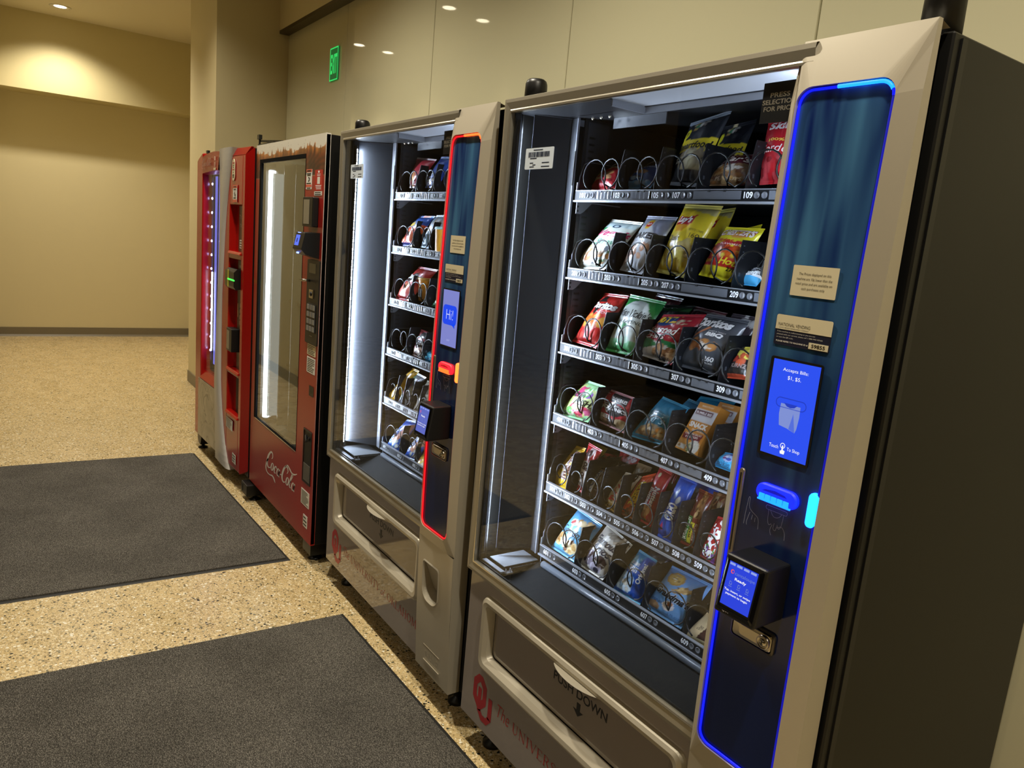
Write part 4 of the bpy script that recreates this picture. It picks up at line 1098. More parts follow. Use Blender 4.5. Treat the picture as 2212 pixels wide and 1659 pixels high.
cr = MB().strip([(x, -.0012, z) for x, z in rrect(wl(-1.358), wl(-1.301), .757, .802, .003, 3)], [(x, -.0012, z) for x, z in rrect(wl(-1.352), wl(-1.307), .762, .797, .002, 3)])
cro = cr.build('coin_return', M_BLK, g2)
MB().box(wl(-1.352), wl(-1.307), -.001, -.0004, .762, .797).build('coin_door', mat('gloss_black'), cro)
m = MB(); so = rrect(wl(-1.403), wl(-1.299), .363, .604, .004, 3); si = rrect(wl(-1.396), wl(-1.305), .371, .597, .003, 3)
m.strip([(x, -.003, z) for x, z in so], [(x, -.003, z) for x, z in si]); m.strip([(x, 0, z) for x, z in so], [(x, -.003, z) for x, z in so])
pk = m.build('pickup_port', M_BLK, g2)
MB().prism(rrect(wl(-1.397), wl(-1.304), .370, .598, .003, 3), -.0008, -.0004, 'y').build('port_back', mat('port_dark', '050505', .5), pk)
MB().box(wl(-1.39), wl(-1.309), -.0028, -.0009, .372, .45).build('port_flap', mat('port_flap', '55524c', .35), pk, bevel=.001)
MB().tube([(wl(-1.372), -.002, .575), (wl(-1.345), -.010, .555), (wl(-1.318), -.002, .578)], .005, 8).build('port_latch', M_BLK, pk)
notice(g2, wl(-1.408), wl(-1.305), .258, .328, yF, 9, M_WPAPER, 6)
n5 = notice(g2, wl(-1.371), wl(-1.318), .162, .217, yF, 3, M_WPAPER, 7)
# feet
fb = MB().box(wl(-2.255), wl(-2.15), -.035, .30, .032, .093).build('foot_rail', M_BLK, g2, bevel=.003)
MB().box(wl(-2.250), wl(-2.225), -.0365, -.035, .045, .08).build('rail_hole', mat('port_dark'), fb)
MB().lathe((wl(-2.195), .02, 0), [(.0001, 0), (.032, 0), (.03, .007), (.012, .012), (.012, .034), (.0001, .034)], 'z', 18).build('levelling_foot', M_BLK, fb)
MB().box(wl(-1.42), wl(-1.32), .02, .30, .032, .102).build('foot_rail', M_BLK, g2)
MB().lathe((wl(-1.37), .06, 0), [(.0001, 0), (.032, 0), (.03, .007), (.012, .012), (.012, .034), (.0001, .034)], 'z', 18).build('levelling_foot', M_BLK, g2)
MB().lathe((wl(-2.15), .7, 0), [(.0001, 0), (.032, 0), (.012, .012), (.012, .104), (.0001, .104)], 'z', 14).build('levelling_foot', M_BLK, g2)
MB().lathe((wl(-1.37), .7, 0), [(.0001, 0), (.032, 0), (.012, .012), (.012, .104), (.0001, .104)], 'z', 14).build('levelling_foot', M_BLK, g2)
# bolts on the left edge of the cabinet, hinge arm on the top
m = MB()
def hinge_arm(par, x, y, z, L):
    h = MB().box(x - .016, x + .016, y - .008, y + .008, z + .028, z + .05).box(x - .004, x + .004, y - .004, y + .004, z + .0, z + .03)
    ho = h.build('hinge_block', M_BLK, par)
    MB().hexa([(x - .01, y, z + .018), (x + L, y + .02, z - .002), (x + L, y + .05, z - .002), (x - .01, y + .02, z + .018), (x - .01, y, z + .026), (x + L, y + .02, z + .010), (x + L, y + .05, z + .010), (x - .01, y + .02, z + .026)]).build('hinge_arm', M_BLK, par)
    MB().box(x - .014, x + L * .8, y - .004, y + .03, z - .002, z + .004).build('hinge_leaf', M_BLK, par)
hinge_arm(g2, wl(-2.262), .02, 1.838, .30)

# ---- far machine with the grey swoosh
fx_ = -3.28
g1 = empty('drinks_vending_machine', (fx_, 0, 0), 'red drinks vending machine with tall pearl grey swoosh, farthest of the row beside the pier', 'vending machine')
ul = lambda x: x - fx_
def yf1(x): return -.062 + .03 * x / .97
W1 = 1.022
m = MB(); m.box(0.004, .03, .0, .74, .10, 1.80).box(W1 - .03, W1, .0, .74, .10, 1.822).box(.03, W1 - .03, .0, .74, 1.78, 1.80).box(.03, W1 - .03, .0, .74, .10, .13).box(.03, W1 - .03, .72, .74, .13, 1.78)
m.build('cabinet', M_CAB, g1, bevel=.002, seg=1)
for zz in (1.78, 1.47, 1.17, .80, .42, .17):
    MB().lathe((W1 + .0005, .018, zz), [(.007, 0), (.0065, .003), (.0001, .0045)], 'x', 12).build('bolt', M_STEEL, g1)
def slab(mb, x0, x1, z0, z1, y1=.0, dy0=0.0, dy1=None):
    dy1 = dy0 if dy1 is None else dy1
    return mb.hexa([(x0, yf1(x0) + dy0, z0), (x1, yf1(x1) + dy0, z0), (x1, y1, z0), (x0, y1, z0), (x0, yf1(x0) + dy1, z1), (x1, yf1(x1) + dy1, z1), (x1, y1, z1), (x0, y1, z1)])
# left frame with chamfered shoulder
xL1 = ul(-3.150)
m = MB()
pr = [(0, .10), (xL1, .10), (xL1, 1.829), (.115, 1.829), (.02, 1.798), (0, 1.786)]
vs = [(x, yf1(x), z) for x, z in pr] + [(x, .0, z) for x, z in pr]; n = len(pr)
m.add(vs, [tuple(range(n)), tuple(range(2 * n - 1, n - 1, -1))] + [(i, i + n, (i + 1) % n + n, (i + 1) % n) for i in range(n)])
m.build('side_frame', M_RED, g1, bevel=.006)
# sign
sx0, sx1 = xL1 + .002, ul(-2.765)
m = MB(); A = []; Bb = []; Cc = []; Dd = []
for i in range(13):
    u = i / 12; x = sx0 + (sx1 - sx0) * u; k = math.sin(math.pi * min(1, u * .62 + .05))
    A.append((x, yf1(x) - .016 * k, 1.712 + .01 * u)); Bb.append((x, yf1(x) - .010 * k, 1.803 + .022 * k)); Cc.append((x, .0, 1.808 + .022 * k)); Dd.append((x, yf1(x) + .03, 1.706))
m.strip(A, Bb, closed=False, smooth=True); m.strip(Bb, Cc, closed=False); m.strip(Dd, A, closed=False)
sg = m.build('sign_box', mat('sign_red', '8f1f17', .3), g1)
lg = script_logo(MB(), ul(-3.115), ul(-2.875), 1.728, 1.795, yf1(ul(-3.0)) - .0185)
lg.build('script_lettering', ink('b58a86'), sg)
m = MB(); m.box(ul(-2.845), ul(-2.80), yf1(.46) - .019, yf1(.46) - .0175, 1.722, 1.735).build('serial_sticker', M_PAPER, sg)
small_lines(sg, [(ul(-2.835), ul(-2.81), 1.742 + .007 * i, 1.745 + .007 * i) for i in range(4)] + [(ul(-2.832), ul(-2.815), 1.775, 1.797)], yf1(.46) - .0175, ink('e6cfc8'))
# window
m = MB(); slab(m, xL1, ul(-2.70), .130, .478); lp = m.build('lower_board', M_RED, g1)
m = MB(); slab(m, xL1 - .01, ul(-2.72), .478, .53, dy0=-.006, dy1=.022); m.build('window_sill', M_RED, g1, bevel=.006)
MB().hexa([(xL1, yf1(xL1) + .018, .53), (ul(-2.72), yf1(ul(-2.72)) + .018, .53), (ul(-2.72), yf1(ul(-2.72)) + .022, .53), (xL1, yf1(xL1) + .022, .53),
           (xL1, yf1(xL1) + .018, 1.71), (ul(-2.72), yf1(ul(-2.72)) + .018, 1.71), (ul(-2.72), yf1(ul(-2.72)) + .022, 1.71), (xL1, yf1(xL1) + .022, 1.71)]).build('glass_pane', M_GLASS3, g1)
m = MB(); m.box(xL1, xL1 + .004, .0, .5, .5, 1.73).box(xL1, ul(-2.5), .45, .46, .5, 1.73).box(xL1, ul(-2.5), .0, .45, .50, .505).box(xL1, ul(-2.5), .0, .45, 1.725, 1.73).box(ul(-2.52), ul(-2.5), .0, .45, .5, 1.73)
m.build('inner_lining', mat('violet_lining', '3c3457', .35), g1)
MB().box(xL1 + .004, xL1 + .006, .0, .03, .53, 1.70).build('lamp_reflector', M_BLK, g1)
MB().box(xL1 + .03, xL1 + .062, -.012, -.008, .60, 1.695).build('lamp_rail', mat('violet_rail', '5a50a0', .3), g1)
m = MB()
for k in range(13):
    z = .66 + .083 * k
    m.lathe((xL1 + .046, -.0125, z), [(.0065, 0), (.005, -.003), (.0001, -.004)], 'y', 10)
m.build('led_row', glow('c4c0ff', 45, 'violet_led_glow'), g1)
MB().box(xL1 + .083, xL1 + .125, -.004, .0, .58, 1.70).build('lit_strip', glow('6f74e0', 1.0, 'violet_strip_glow'), g1)
MB().box(xL1 + .150, xL1 + .30, .002, .006, .58, 1.70).build('lit_strip', glow('6a70d8', 1.0, 'violet_strip_glow_b'), g1)
MB().tube([(xL1 + .068, -.0125, .66), (xL1 + .068, -.0125, 1.14)], .004, 8).build('lit_edge', glow('dfe8ff', 14, 'lit_edge_glow'), g1)
# stone-print panel below the window
def stone():
    m, nt, b = nodes_of('stone_print', .3)
    tc = nt.nodes.new('ShaderNodeTexCoord'); n = nt.nodes.new('ShaderNodeTexNoise'); n.inputs['Scale'].default_value = 7; n.inputs['Detail'].default_value = 6; n.inputs['Distortion'].default_value = 1.3
    wv = nt.nodes.new('ShaderNodeTexNoise'); wv.inputs['Scale'].default_value = 4; wv.inputs['Detail'].default_value = 2; wv.inputs['Distortion'].default_value = 2.2
    nt.links.new(tc.outputs['Object'], n.inputs['Vector']); nt.links.new(tc.outputs['Object'], wv.inputs['Vector'])
    r = ramp(nt, [(.3, '8c8573'), (.7, 'b4ad9a')]); nt.links.new(n.outputs['Fac'], r.inputs[0])
    r2 = ramp(nt, [(.485, 'ffffff'), (.5, '6a6355'), (.515, 'ffffff')]); nt.links.new(wv.outputs['Fac'], r2.inputs[0])
    mx = nt.nodes.new('ShaderNodeMix'); mx.data_type = 'RGBA'; mx.blend_type = 'MULTIPLY'; mx.inputs[0].default_value = .8
    nt.links.new(r.outputs[0], mx.inputs[6]); nt.links.new(r2.outputs[0], mx.inputs[7]); nt.links.new(mx.outputs[2], b.inputs['Base Color'])
    return m
m = MB(); slab(m, ul(-3.19), ul(-2.72), .108, .474, dy0=-.004); m.build('stone_print_panel', stone(), g1, bevel=.002)
# swoosh
zL = [(.075, -2.775, -2.500), (.25, -2.79, -2.610), (.52, -2.822, -2.690), (.84, -2.795, -2.716), (1.15, -2.768, -2.684), (1.45, -2.756, -2.645), (1.67, -2.768, -2.585), (1.835, -2.782, -2.525)]
cz = crom([(a, b, c) for a, b, c in zL], 5)
m = MB(); rows = []
for z, xa, xb in cz:
    xa, xb = ul(xa), ul(xb); mid = (xa + xb) / 2
    rows.append([(xa, .0, z), (xa, yf1(xa) - .003, z), (xa + .014, yf1(xa) - .008, z), (mid, yf1(mid) - .014, z), (xb - .03, yf1(xb) - .014, z), (xb, yf1(xb) - .004, z), (xb, .0, z)])
for r0, r1_ in zip(rows[:-1], rows[1:]): m.strip(r0, r1_, closed=False, smooth=True)
m.face(rows[-1]); m.face(rows[0][::-1])
m.build('swoosh', M_SWOOSH, g1)
# right module
X0, X1, X2 = ul(-2.70), ul(-2.315), ul(-2.262)
r1x = (ul(-2.578), ul(-2.358)); 
m = MB()
def stile(x0, x1, z0, z1): slab(m, x0, x1, z0, z1)
stile(X0, r1x[0], .108, 1.79); stile(r1x[1], X1, .108, 1.79)
for z0, z1 in ((1.54, 1.79), (1.257, 1.293), (.628, .655), (.108, .408)): stile(r1x[0], r1x[1], z0, z1)
m.build('module_front', M_RED, g1, bevel=.004)
m = MB()
m.hexa([(X1, yf1(X1), .104), (X2, -.002, .135), (X2, .0, .135), (X1, .0, .104), (X1, yf1(X1), 1.79), (X2, -.002, 1.826), (X2, .0, 1.826), (X1, .0, 1.79)])
m.hexa([(X0 + .04, yf1(X0), 1.79), (X1, yf1(X1), 1.79), (X1, .0, 1.79), (X0 + .04, .0, 1.79), (X0 + .06, yf1(X0) + .02, 1.832), (X1 + .03, yf1(X1) + .02, 1.830), (X1 + .03, .0, 1.830), (X0 + .06, .0, 1.832)])
m.build('module_edge', mat('side_red', '8f0d0a', .28), g1, bevel=.003)
back = MB(); back.box(r1x[0] - .01, r1x[1] + .01, -.006, .0, .40, 1.56); back.build('recess_back', M_RED, g1)
d1 = MB().box(ul(-2.505), ul(-2.352), -.010, -.006, 1.296, 1.535).build('display_panel', mat('brown_black_panel', '241a18', .3), g1)
wd = ink('c9c2c0')
write(d1, 'Thank', ul(-2.492), ul(-2.39), 1.468, 1.490, -.0104, wd)
write(d1, 'You', ul(-2.482), ul(-2.41), 1.425, 1.445, -.0104, wd)
notice(d1, ul(-2.48), ul(-2.415), 1.315, 1.360, -.010, 3, seed=9, name='rating_sticker')
d2 = MB().box(ul(-2.505), ul(-2.352), -.010, -.006, .66, 1.25).build('control_panel', mat('brown_black_panel'), g1)
notice(d2, ul(-2.475), ul(-2.40), 1.212, 1.226, -.010, 0, name='small_label')
gr = MB().prism([(-.01, 1.105), (-.05, 1.098), (-.062, 1.115), (-.062, 1.19), (-.045, 1.207), (-.01, 1.203)], ul(-2.565), ul(-2.385), 'x').build('bill_acceptor', M_BLK, g1, bevel=.004)
MB().prism([(-.0635, 1.112), (-.0625, 1.112), (-.0625, 1.195), (-.0635, 1.195)], ul(-2.562), ul(-2.50), 'x').build('yellow_face', mat('acceptor_olive', '55531c', .4), gr)
MB().box(ul(-2.503), ul(-2.488), -.0645, -.0625, 1.108, 1.20).build('yellow_stripe', mat('acceptor_yellow', 'b8a835', .4, emis='8a8a20', estr=.15), gr)
MB().box(ul(-2.50), ul(-2.37), -.066, -.062, 1.146, 1.153).build('green_lamp', glow('39ff4a', 2.2), gr)
keypad(d2, ul(-2.44), ul(-2.36), .905, 1.03, -.010, 2, 4, mat('key_pale', 'b9b6ae', .4))
MB().box(ul(-2.497), ul(-2.478), -.0115, -.010, .945, 1.02).build('coin_slot', M_STEEL, d2)
b3 = MB().box(ul(-2.545), ul(-2.44), -.055, -.01, .757, .883).build('bill_unit', M_BLK, g1, bevel=.003)
MB().box(ul(-2.535), ul(-2.487), -.0565, -.0545, .768, .868).build('grey_insert', mat('bill_insert'), b3)
MB().box(ul(-2.405), ul(-2.36), -.0108, -.010, .665, .71).build('coin_return', mat('port_dark'), d2)
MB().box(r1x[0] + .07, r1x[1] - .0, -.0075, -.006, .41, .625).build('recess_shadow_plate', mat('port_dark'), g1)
for z in (1.293, .655, .408):
    A = MB(); slab(A, r1x[0] - .004, r1x[1] + .002, z - .012, z + .004, y1=-.006, dy0=-.010, dy1=-.002); A.build('recess_sill', M_RED, g1, bevel=.004)
pl1 = MB().prism(capsule(ul(-2.508), 1.718, .052, .112, 8), yf1(.8) - .0055, yf1(.8) - .003, 'y').build('pill_sticker', M_PAPER, g1)
small_lines(pl1, [(ul(-2.524), ul(-2.492), 1.748, 1.757), (ul(-2.526), ul(-2.490), 1.716, 1.722)], yf1(.8) - .0055, INK_RED, 'red_lines')
small_lines(pl1, [(ul(-2.52), ul(-2.496), 1.738, 1.742), (ul(-2.516), ul(-2.50), 1.728, 1.733), (ul(-2.514), ul(-2.502), 1.702, 1.708), (ul(-2.524), ul(-2.492), 1.687, 1.695), (ul(-2.521), ul(-2.495), 1.678, 1.684)], yf1(.8) - .0055, DK)
w1 = notice(g1, ul(-2.518), ul(-2.434), 1.552, 1.640, yf1(.8) - .003, 0, name='warning_sticker')
MB().box(ul(-2.518), ul(-2.434), yf1(.8) - .0042, yf1(.8) - .0038, 1.625, 1.640).box(ul(-2.518), ul(-2.434), yf1(.8) - .0042, yf1(.8) - .0038, 1.552, 1.566).build('orange_band', ink('d9684f'), w1)
small_lines(w1, [(ul(-2.505), ul(-2.45), 1.630, 1.634), (ul(-2.5), ul(-2.455), 1.616, 1.620), (ul(-2.5), ul(-2.455), 1.572, 1.577)], yf1(.8) - .0042, DK)
stroke(MB(), [(ul(-2.47), 1.608, .004), (ul(-2.482), 1.600, .008), (ul(-2.474), 1.59, .016), (ul(-2.462), 1.585, .01)], yf1(.8) - .0042, lambda u, v: (u, v)).build('pictogram', DK, w1)
notice(g1, ul(-2.572), ul(-2.438), .314, .374, yf1(.75) - .002, 7, seed=11)
notice(g1, ul(-2.442), ul(-2.37), .142, .195, yf1(.85) - .002, 3, seed=12)
for xx, yy in ((ul(-3.235), -.02), (ul(-2.33), .05), (ul(-3.2), .65), (ul(-2.33), .65)):
    MB().lathe((xx, yy, 0), [(.0001, 0), (.03, 0), (.028, .007), (.011, .012), (.011, .103), (.0001, .103)], 'z', 16).build('levelling_foot', M_BLK, g1)
MB().prism([(ul(-3.272), .095), (ul(-3.272), .055), (ul(-3.24), .03), (ul(-3.20), .03), (ul(-3.17), .095)], -.045, .1, 'y').build('foot_bracket', M_BLK, g1)
hinge_arm(g1, ul(-3.262), -.005, 1.806, .14)
Q={
'101':(0.1352,0.1926,1.6246,0.2367,0.1921,1.6239,0.1313,0.2374,1.678,0.1986,0.2545,1.6984),
'103':(0.2402,0.1943,1.6266,0.3626,0.1939,1.6261,0.254,0.2345,1.6744,0.3441,0.2521,1.6954),
'105':(0.4332,0.1852,1.6327,0.5134,0.183,1.6273,0.4177,0.2439,1.778,0.5273,0.2527,1.7997),
'105b':(0.477,0.2458,1.6391,0.5565,0.2445,1.6359,0.4686,0.3009,1.7754,0.5545,0.3051,1.7859),
'107':(0.5195,0.1934,1.6305,0.6364,0.1937,1.631,0.553,0.2416,1.6995,0.6264,0.2425,1.7006),
'109':(0.6819,0.184,1.6298,0.742,0.1854,1.6331,0.6387,0.239,1.7657,0.713,0.2398,1.7678),
'201':(0.121,0.178,1.42,0.2465,0.1801,1.425,0.1965,0.2326,1.5549,0.3154,0.2304,1.5496),
'203':(0.3015,0.1819,1.4295,0.3822,0.1803,1.4255,0.3206,0.2373,1.5665,0.4223,0.2368,1.5653),
'205':(0.425,0.1841,1.4349,0.5144,0.1818,1.4293,0.4279,0.2494,1.5965,0.5429,0.248,1.5932),
'205b':(0.4653,0.2317,1.434,0.5373,0.2324,1.4358,0.4747,0.2931,1.5859,0.538,0.2967,1.5947),
'207':(0.5531,0.1858,1.4392,0.6462,0.1829,1.4319,0.5747,0.2296,1.5476,0.6773,0.2294,1.547),
'207b':(0.569,0.2455,1.4435,0.6121,0.2453,1.4429,0.5838,0.2889,1.5508,0.6191,0.2927,1.5601),
'209':(0.6452,0.1923,1.4292,0.7047,0.192,1.4289,0.6691,0.2205,1.4627,0.7073,0.2283,1.4721),
'301':(0.1485,0.18,1.2279,0.2496,0.1788,1.2247,0.1973,0.2352,1.3645,0.2881,0.2362,1.367),
'301b':(0.1493,0.2301,1.2331,0.2294,0.2322,1.2382,0.1983,0.2857,1.3706,0.2472,0.2841,1.3666),
'303':(0.2848,0.1792,1.2259,0.3781,0.1805,1.2291,0.2925,0.2379,1.371,0.421,0.2358,1.3658),
'303b':(0.3089,0.2387,1.2295,0.3998,0.2398,1.2322,0.3497,0.2883,1.3522,0.459,0.2926,1.363),
'303c':(0.2606,0.2503,1.2334,0.3497,0.2505,1.2339,0.315,0.3088,1.3782,0.4077,0.3072,1.3743),
'305':(0.3868,0.1834,1.2363,0.5115,0.1808,1.2299,0.4271,0.2239,1.3365,0.5518,0.2304,1.3526),
'305b':(0.4026,0.2423,1.2384,0.5262,0.2395,1.2315,0.4639,0.2922,1.362,0.5608,0.2906,1.3581),
'307':(0.5232,0.1817,1.2321,0.6465,0.1812,1.2308,0.5533,0.2313,1.3549,0.6709,0.231,1.3541),
'307b':(0.5496,0.243,1.2401,0.6314,0.2415,1.2365,0.5757,0.2914,1.36,0.6593,0.2912,1.3595),
'309':(0.665,0.1815,1.2315,0.7178,0.1838,1.2371,0.6789,0.2092,1.3,0.7298,0.2118,1.3065),
'401':(0.1256,0.1753,1.023,0.2524,0.1775,1.0286,0.1843,0.2175,1.1275,0.2605,0.2171,1.1265),
'403':(0.2884,0.1815,1.0386,0.3891,0.18,1.0349,0.2618,0.2162,1.1245,0.3878,0.2148,1.121),
'405':(0.4057,0.1796,1.0338,0.5106,0.1818,1.0393,0.4597,0.2238,1.1433,0.5482,0.2209,1.136),
'405b':(0.4231,0.2474,1.0458,0.5198,0.2455,1.041,0.485,0.286,1.1411,0.5686,0.2824,1.1323),
'405c':(0.4632,0.2661,1.055,0.5403,0.2639,1.0495,0.5036,0.3048,1.1506,0.6074,0.3077,1.1578),
'407':(0.5515,0.1846,1.0463,0.6145,0.1836,1.0437,0.5698,0.2286,1.1551,0.6309,0.2289,1.1559),
'407b':(0.5537,0.2492,1.0501,0.6186,0.2481,1.0474,0.5747,0.2908,1.1532,0.6338,0.2913,1.1544),
'409':(0.6656,0.1845,1.0366,0.7232,0.1845,1.0366,0.6794,0.203,1.0688,0.7265,0.2062,1.0743),
'501':(0.121,0.1729,0.8202,0.1917,0.1749,0.8253,0.1659,0.2208,0.9389,0.2039,0.2221,0.942),
'501b':(0.1355,0.2284,0.8265,0.2003,0.2296,0.8293,0.17,0.2768,0.9462,0.232,0.2764,0.9453),
'502':(0.2328,0.1802,0.8383,0.2549,0.1792,0.8359,0.2064,0.2287,0.9583,0.2641,0.2268,0.9537),
'502b':(0.2174,0.2308,0.8323,0.2559,0.2299,0.8301,0.2176,0.2704,0.9304,0.2749,0.273,0.9368),
'502c':(0.277,0.2527,0.8494,0.3253,0.2532,0.8506,0.2655,0.2937,0.9508,0.3429,0.2933,0.95),
'503':(0.263,0.1765,0.8292,0.3235,0.178,0.8328,0.2892,0.2108,0.9141,0.3222,0.212,0.9169),
'503b':(0.2595,0.2323,0.836,0.3051,0.2306,0.8319,0.2877,0.2692,0.9274,0.3305,0.2704,0.9304),
'504':(0.3418,0.1795,0.8366,0.3908,0.1762,0.8285,0.3728,0.2162,0.9274,0.4273,0.2184,0.9327),
'504b':(0.3429,0.2375,0.8488,0.3933,0.235,0.8427,0.3537,0.275,0.9417,0.4046,0.2755,0.9429),
'505':(0.4044,0.1781,0.8331,0.4611,0.1786,0.8343,0.43,0.2187,0.9335,0.4673,0.2267,0.9535),
'506':(0.4672,0.1807,0.8396,0.5141,0.1797,0.8371,0.4698,0.2344,0.9725,0.5126,0.2322,0.967),
'506b':(0.4615,0.2324,0.8486,0.5051,0.2314,0.8463,0.4665,0.278,0.9615,0.504,0.2763,0.9575),
'507':(0.5297,0.1761,0.8281,0.5861,0.1745,0.8242,0.5389,0.2337,0.9707,0.5913,0.2335,0.9702),
'507b':(0.5274,0.2359,0.845,0.5755,0.236,0.8453,0.5524,0.2819,0.9588,0.6239,0.2825,0.9603),
'508':(0.6097,0.1793,0.8361,0.6502,0.1799,0.8374,0.6029,0.2288,0.9586,0.6454,0.2282,0.9571),
'508b':(0.6107,0.2307,0.8444,0.6489,0.2298,0.8424,0.6086,0.2725,0.9478,0.6508,0.2738,0.9512),
'509':(0.6686,0.1768,0.8298,0.7178,0.1756,0.827,0.6772,0.2134,0.9206,0.7216,0.215,0.9244),
'601':(0.1545,0.1753,0.6421,0.2623,0.1747,0.6406,0.1967,0.2259,0.7673,0.305,0.2222,0.7582),
'603':(0.2756,0.1753,0.6421,0.3775,0.1748,0.6409,0.3202,0.2259,0.7674,0.4253,0.219,0.7504),
'603b':(0.257,0.2352,0.6345,0.3527,0.2341,0.6318,0.3088,0.2775,0.7393,0.4073,0.2779,0.7401),
'605':(0.4186,0.172,0.6339,0.518,0.1736,0.6381,0.4516,0.2187,0.7496,0.5152,0.2173,0.7461),
'605b':(0.411,0.2331,0.6418,0.4935,0.2336,0.6429,0.4358,0.2735,0.7417,0.531,0.2739,0.7426),
'607':(0.5308,0.175,0.6414,0.6496,0.1752,0.6419,0.5618,0.2201,0.753,0.6852,0.2218,0.7572),
'607b':(0.5272,0.243,0.6414,0.6401,0.244,0.6438,0.555,0.2824,0.7388,0.6589,0.2865,0.7491),
'609':(0.6615,0.1708,0.6314,0.7444,0.1746,0.6395,0.6947,0.2033,0.7011,0.7614,0.2056,0.7061),
'm101':(0.2545,0.1773,1.6379,0.3072,0.1764,1.6355,0.2033,0.2248,1.7555,0.3756,0.2188,1.7407),
'm103':(0.3791,0.1769,1.6368,0.4726,0.1766,1.636,0.4028,0.2222,1.749,0.5084,0.2211,1.7463),
'm201':(0.2126,0.1694,1.4233,0.3196,0.1702,1.4253,0.2748,0.2168,1.5406,0.3959,0.2171,1.5414),
'm203':(0.3843,0.1709,1.427,0.4625,0.1697,1.424,0.4041,0.2187,1.5453,0.4971,0.2195,1.5473),
'm205':(0.5247,0.1528,1.4246,0.6055,0.1527,1.4241,0.497,0.1623,1.4928,0.5783,0.1623,1.4923),
'm301':(0.2005,0.1667,1.2196,0.3257,0.1684,1.2239,0.2887,0.221,1.354,0.4407,0.2204,1.3525),
'm303':(0.3292,0.1938,1.2348,0.4467,0.1943,1.2385,0.3127,0.2036,1.3049,0.4295,0.2043,1.3098),
'm305':(0.4984,0.1697,1.2272,0.6022,0.1704,1.2289,0.5349,0.1878,1.2719,0.6337,0.1892,1.2754),
'm403':(0.3794,0.1683,1.0306,0.474,0.1679,1.0296,0.3638,0.2069,1.1261,0.4594,0.2054,1.1224),
'm405':(0.4686,0.1687,1.0267,0.5632,0.1698,1.0285,0.4697,0.1912,1.0656,0.5809,0.1911,1.0654),
'm405b':(0.358,0.2427,1.0465,0.4404,0.2435,1.0484,0.3178,0.2741,1.1241,0.4114,0.2755,1.1276),
'm501':(0.1758,0.1609,0.8153,0.2757,0.1639,0.8228,0.2879,0.221,0.9641,0.3472,0.2206,0.963),
'm502':(0.2818,0.1653,0.8263,0.346,0.1638,0.8224,0.3333,0.217,0.9542,0.4139,0.216,0.9517),
'm503':(0.4177,0.1656,0.8269,0.4914,0.167,0.8304,0.4303,0.2125,0.943,0.4982,0.2117,0.941),
'm504':(0.4885,0.1683,0.8336,0.5649,0.1671,0.8307,0.5168,0.196,0.9022,0.5879,0.1961,0.9025),
'm601':(0.2094,0.1593,0.6273,0.3161,0.1635,0.6377,0.2837,0.2122,0.7582,0.3766,0.2172,0.7705),
'm602':(0.3726,0.1632,0.6371,0.4634,0.1664,0.6448,0.4224,0.2087,0.7495,0.5147,0.2126,0.7592),
'm603':(0.4842,0.1514,0.6156,0.5711,0.1617,0.6334,0.482,0.1914,0.6849,0.5728,0.1991,0.6982)}
# ------------------------------------------------------------------ snacks on the shelves
M_FILM = attr_mat('printed_film', .27, .55, coat=.25, bump=(55, .35, .004))
M_MATTE = attr_mat('printed_carton', .4, .5)
def paint(ops, U, V):
    C = np.zeros((len(U), 3))
    for op in ops:
        k = op[0]
        if k == 'f': C[:] = lin(op[1])
        elif k == 'b':
            amp, fr = (op[4], op[5]) if len(op) > 5 else (0, 1)
            w_ = amp * np.sin(U * fr + 1.0); C[(V > op[1] + w_) & (V < op[2] + w_)] = lin(op[3])
        elif k == 'r': C[(U > op[1]) & (U < op[2]) & (V > op[3]) & (V < op[4])] = lin(op[5])
        elif k == 'e': C[((U - op[1]) / op[3]) ** 2 + ((V - op[2]) / op[4]) ** 2 < 1] = lin(op[5])
        elif k == 'p':
            P = op[1]; ins = np.zeros(len(U), bool); j = len(P) - 1
            for i in range(len(P)):
                (xi, yi), (xj, yj) = P[i], P[j]
                if yi != yj: ins ^= ((yi > V) != (yj > V)) & (U < (xj - xi) * (V - yi) / (yj - yi) + xi)
                j = i
            C[ins] = lin(op[2])
        elif k == 'g':
            t_ = np.clip((V - op[1]) / (op[2] - op[1]), 0, 1); mk = (V >= min(op[1], op[2])) & (V <= max(op[1], op[2]))
            G = np.array(lin(op[3]))[None] * (1 - t_)[:, None] + np.array(lin(op[4]))[None] * t_[:, None]; C[mk] = G[mk]
        elif k == 's':
            _, cx, cy, rx, ry, n, r0, r1, cols, sd = op; rr = random.Random(sd)
            for i in range(n):
                a = rr.random() * 6.283; q = rr.random() ** .5; x = cx + rx * q * math.cos(a); y = cy + ry * q * math.sin(a)
                ra = rr.uniform(r0, r1); rb = ra * rr.uniform(.55, 1); th = rr.random() * 3.14; c_ = np.array(lin(rr.choice(cols)))
                du = (U - x); dv = (V - y) * 1.4; p = du * math.cos(th) + dv * math.sin(th); q2 = -du * math.sin(th) + dv * math.cos(th)
                d2 = (p / ra) ** 2 + (q2 / rb) ** 2; mk = d2 < 1
                C[mk] = c_ * (1.0 - .35 * d2[mk][:, None])
    return C

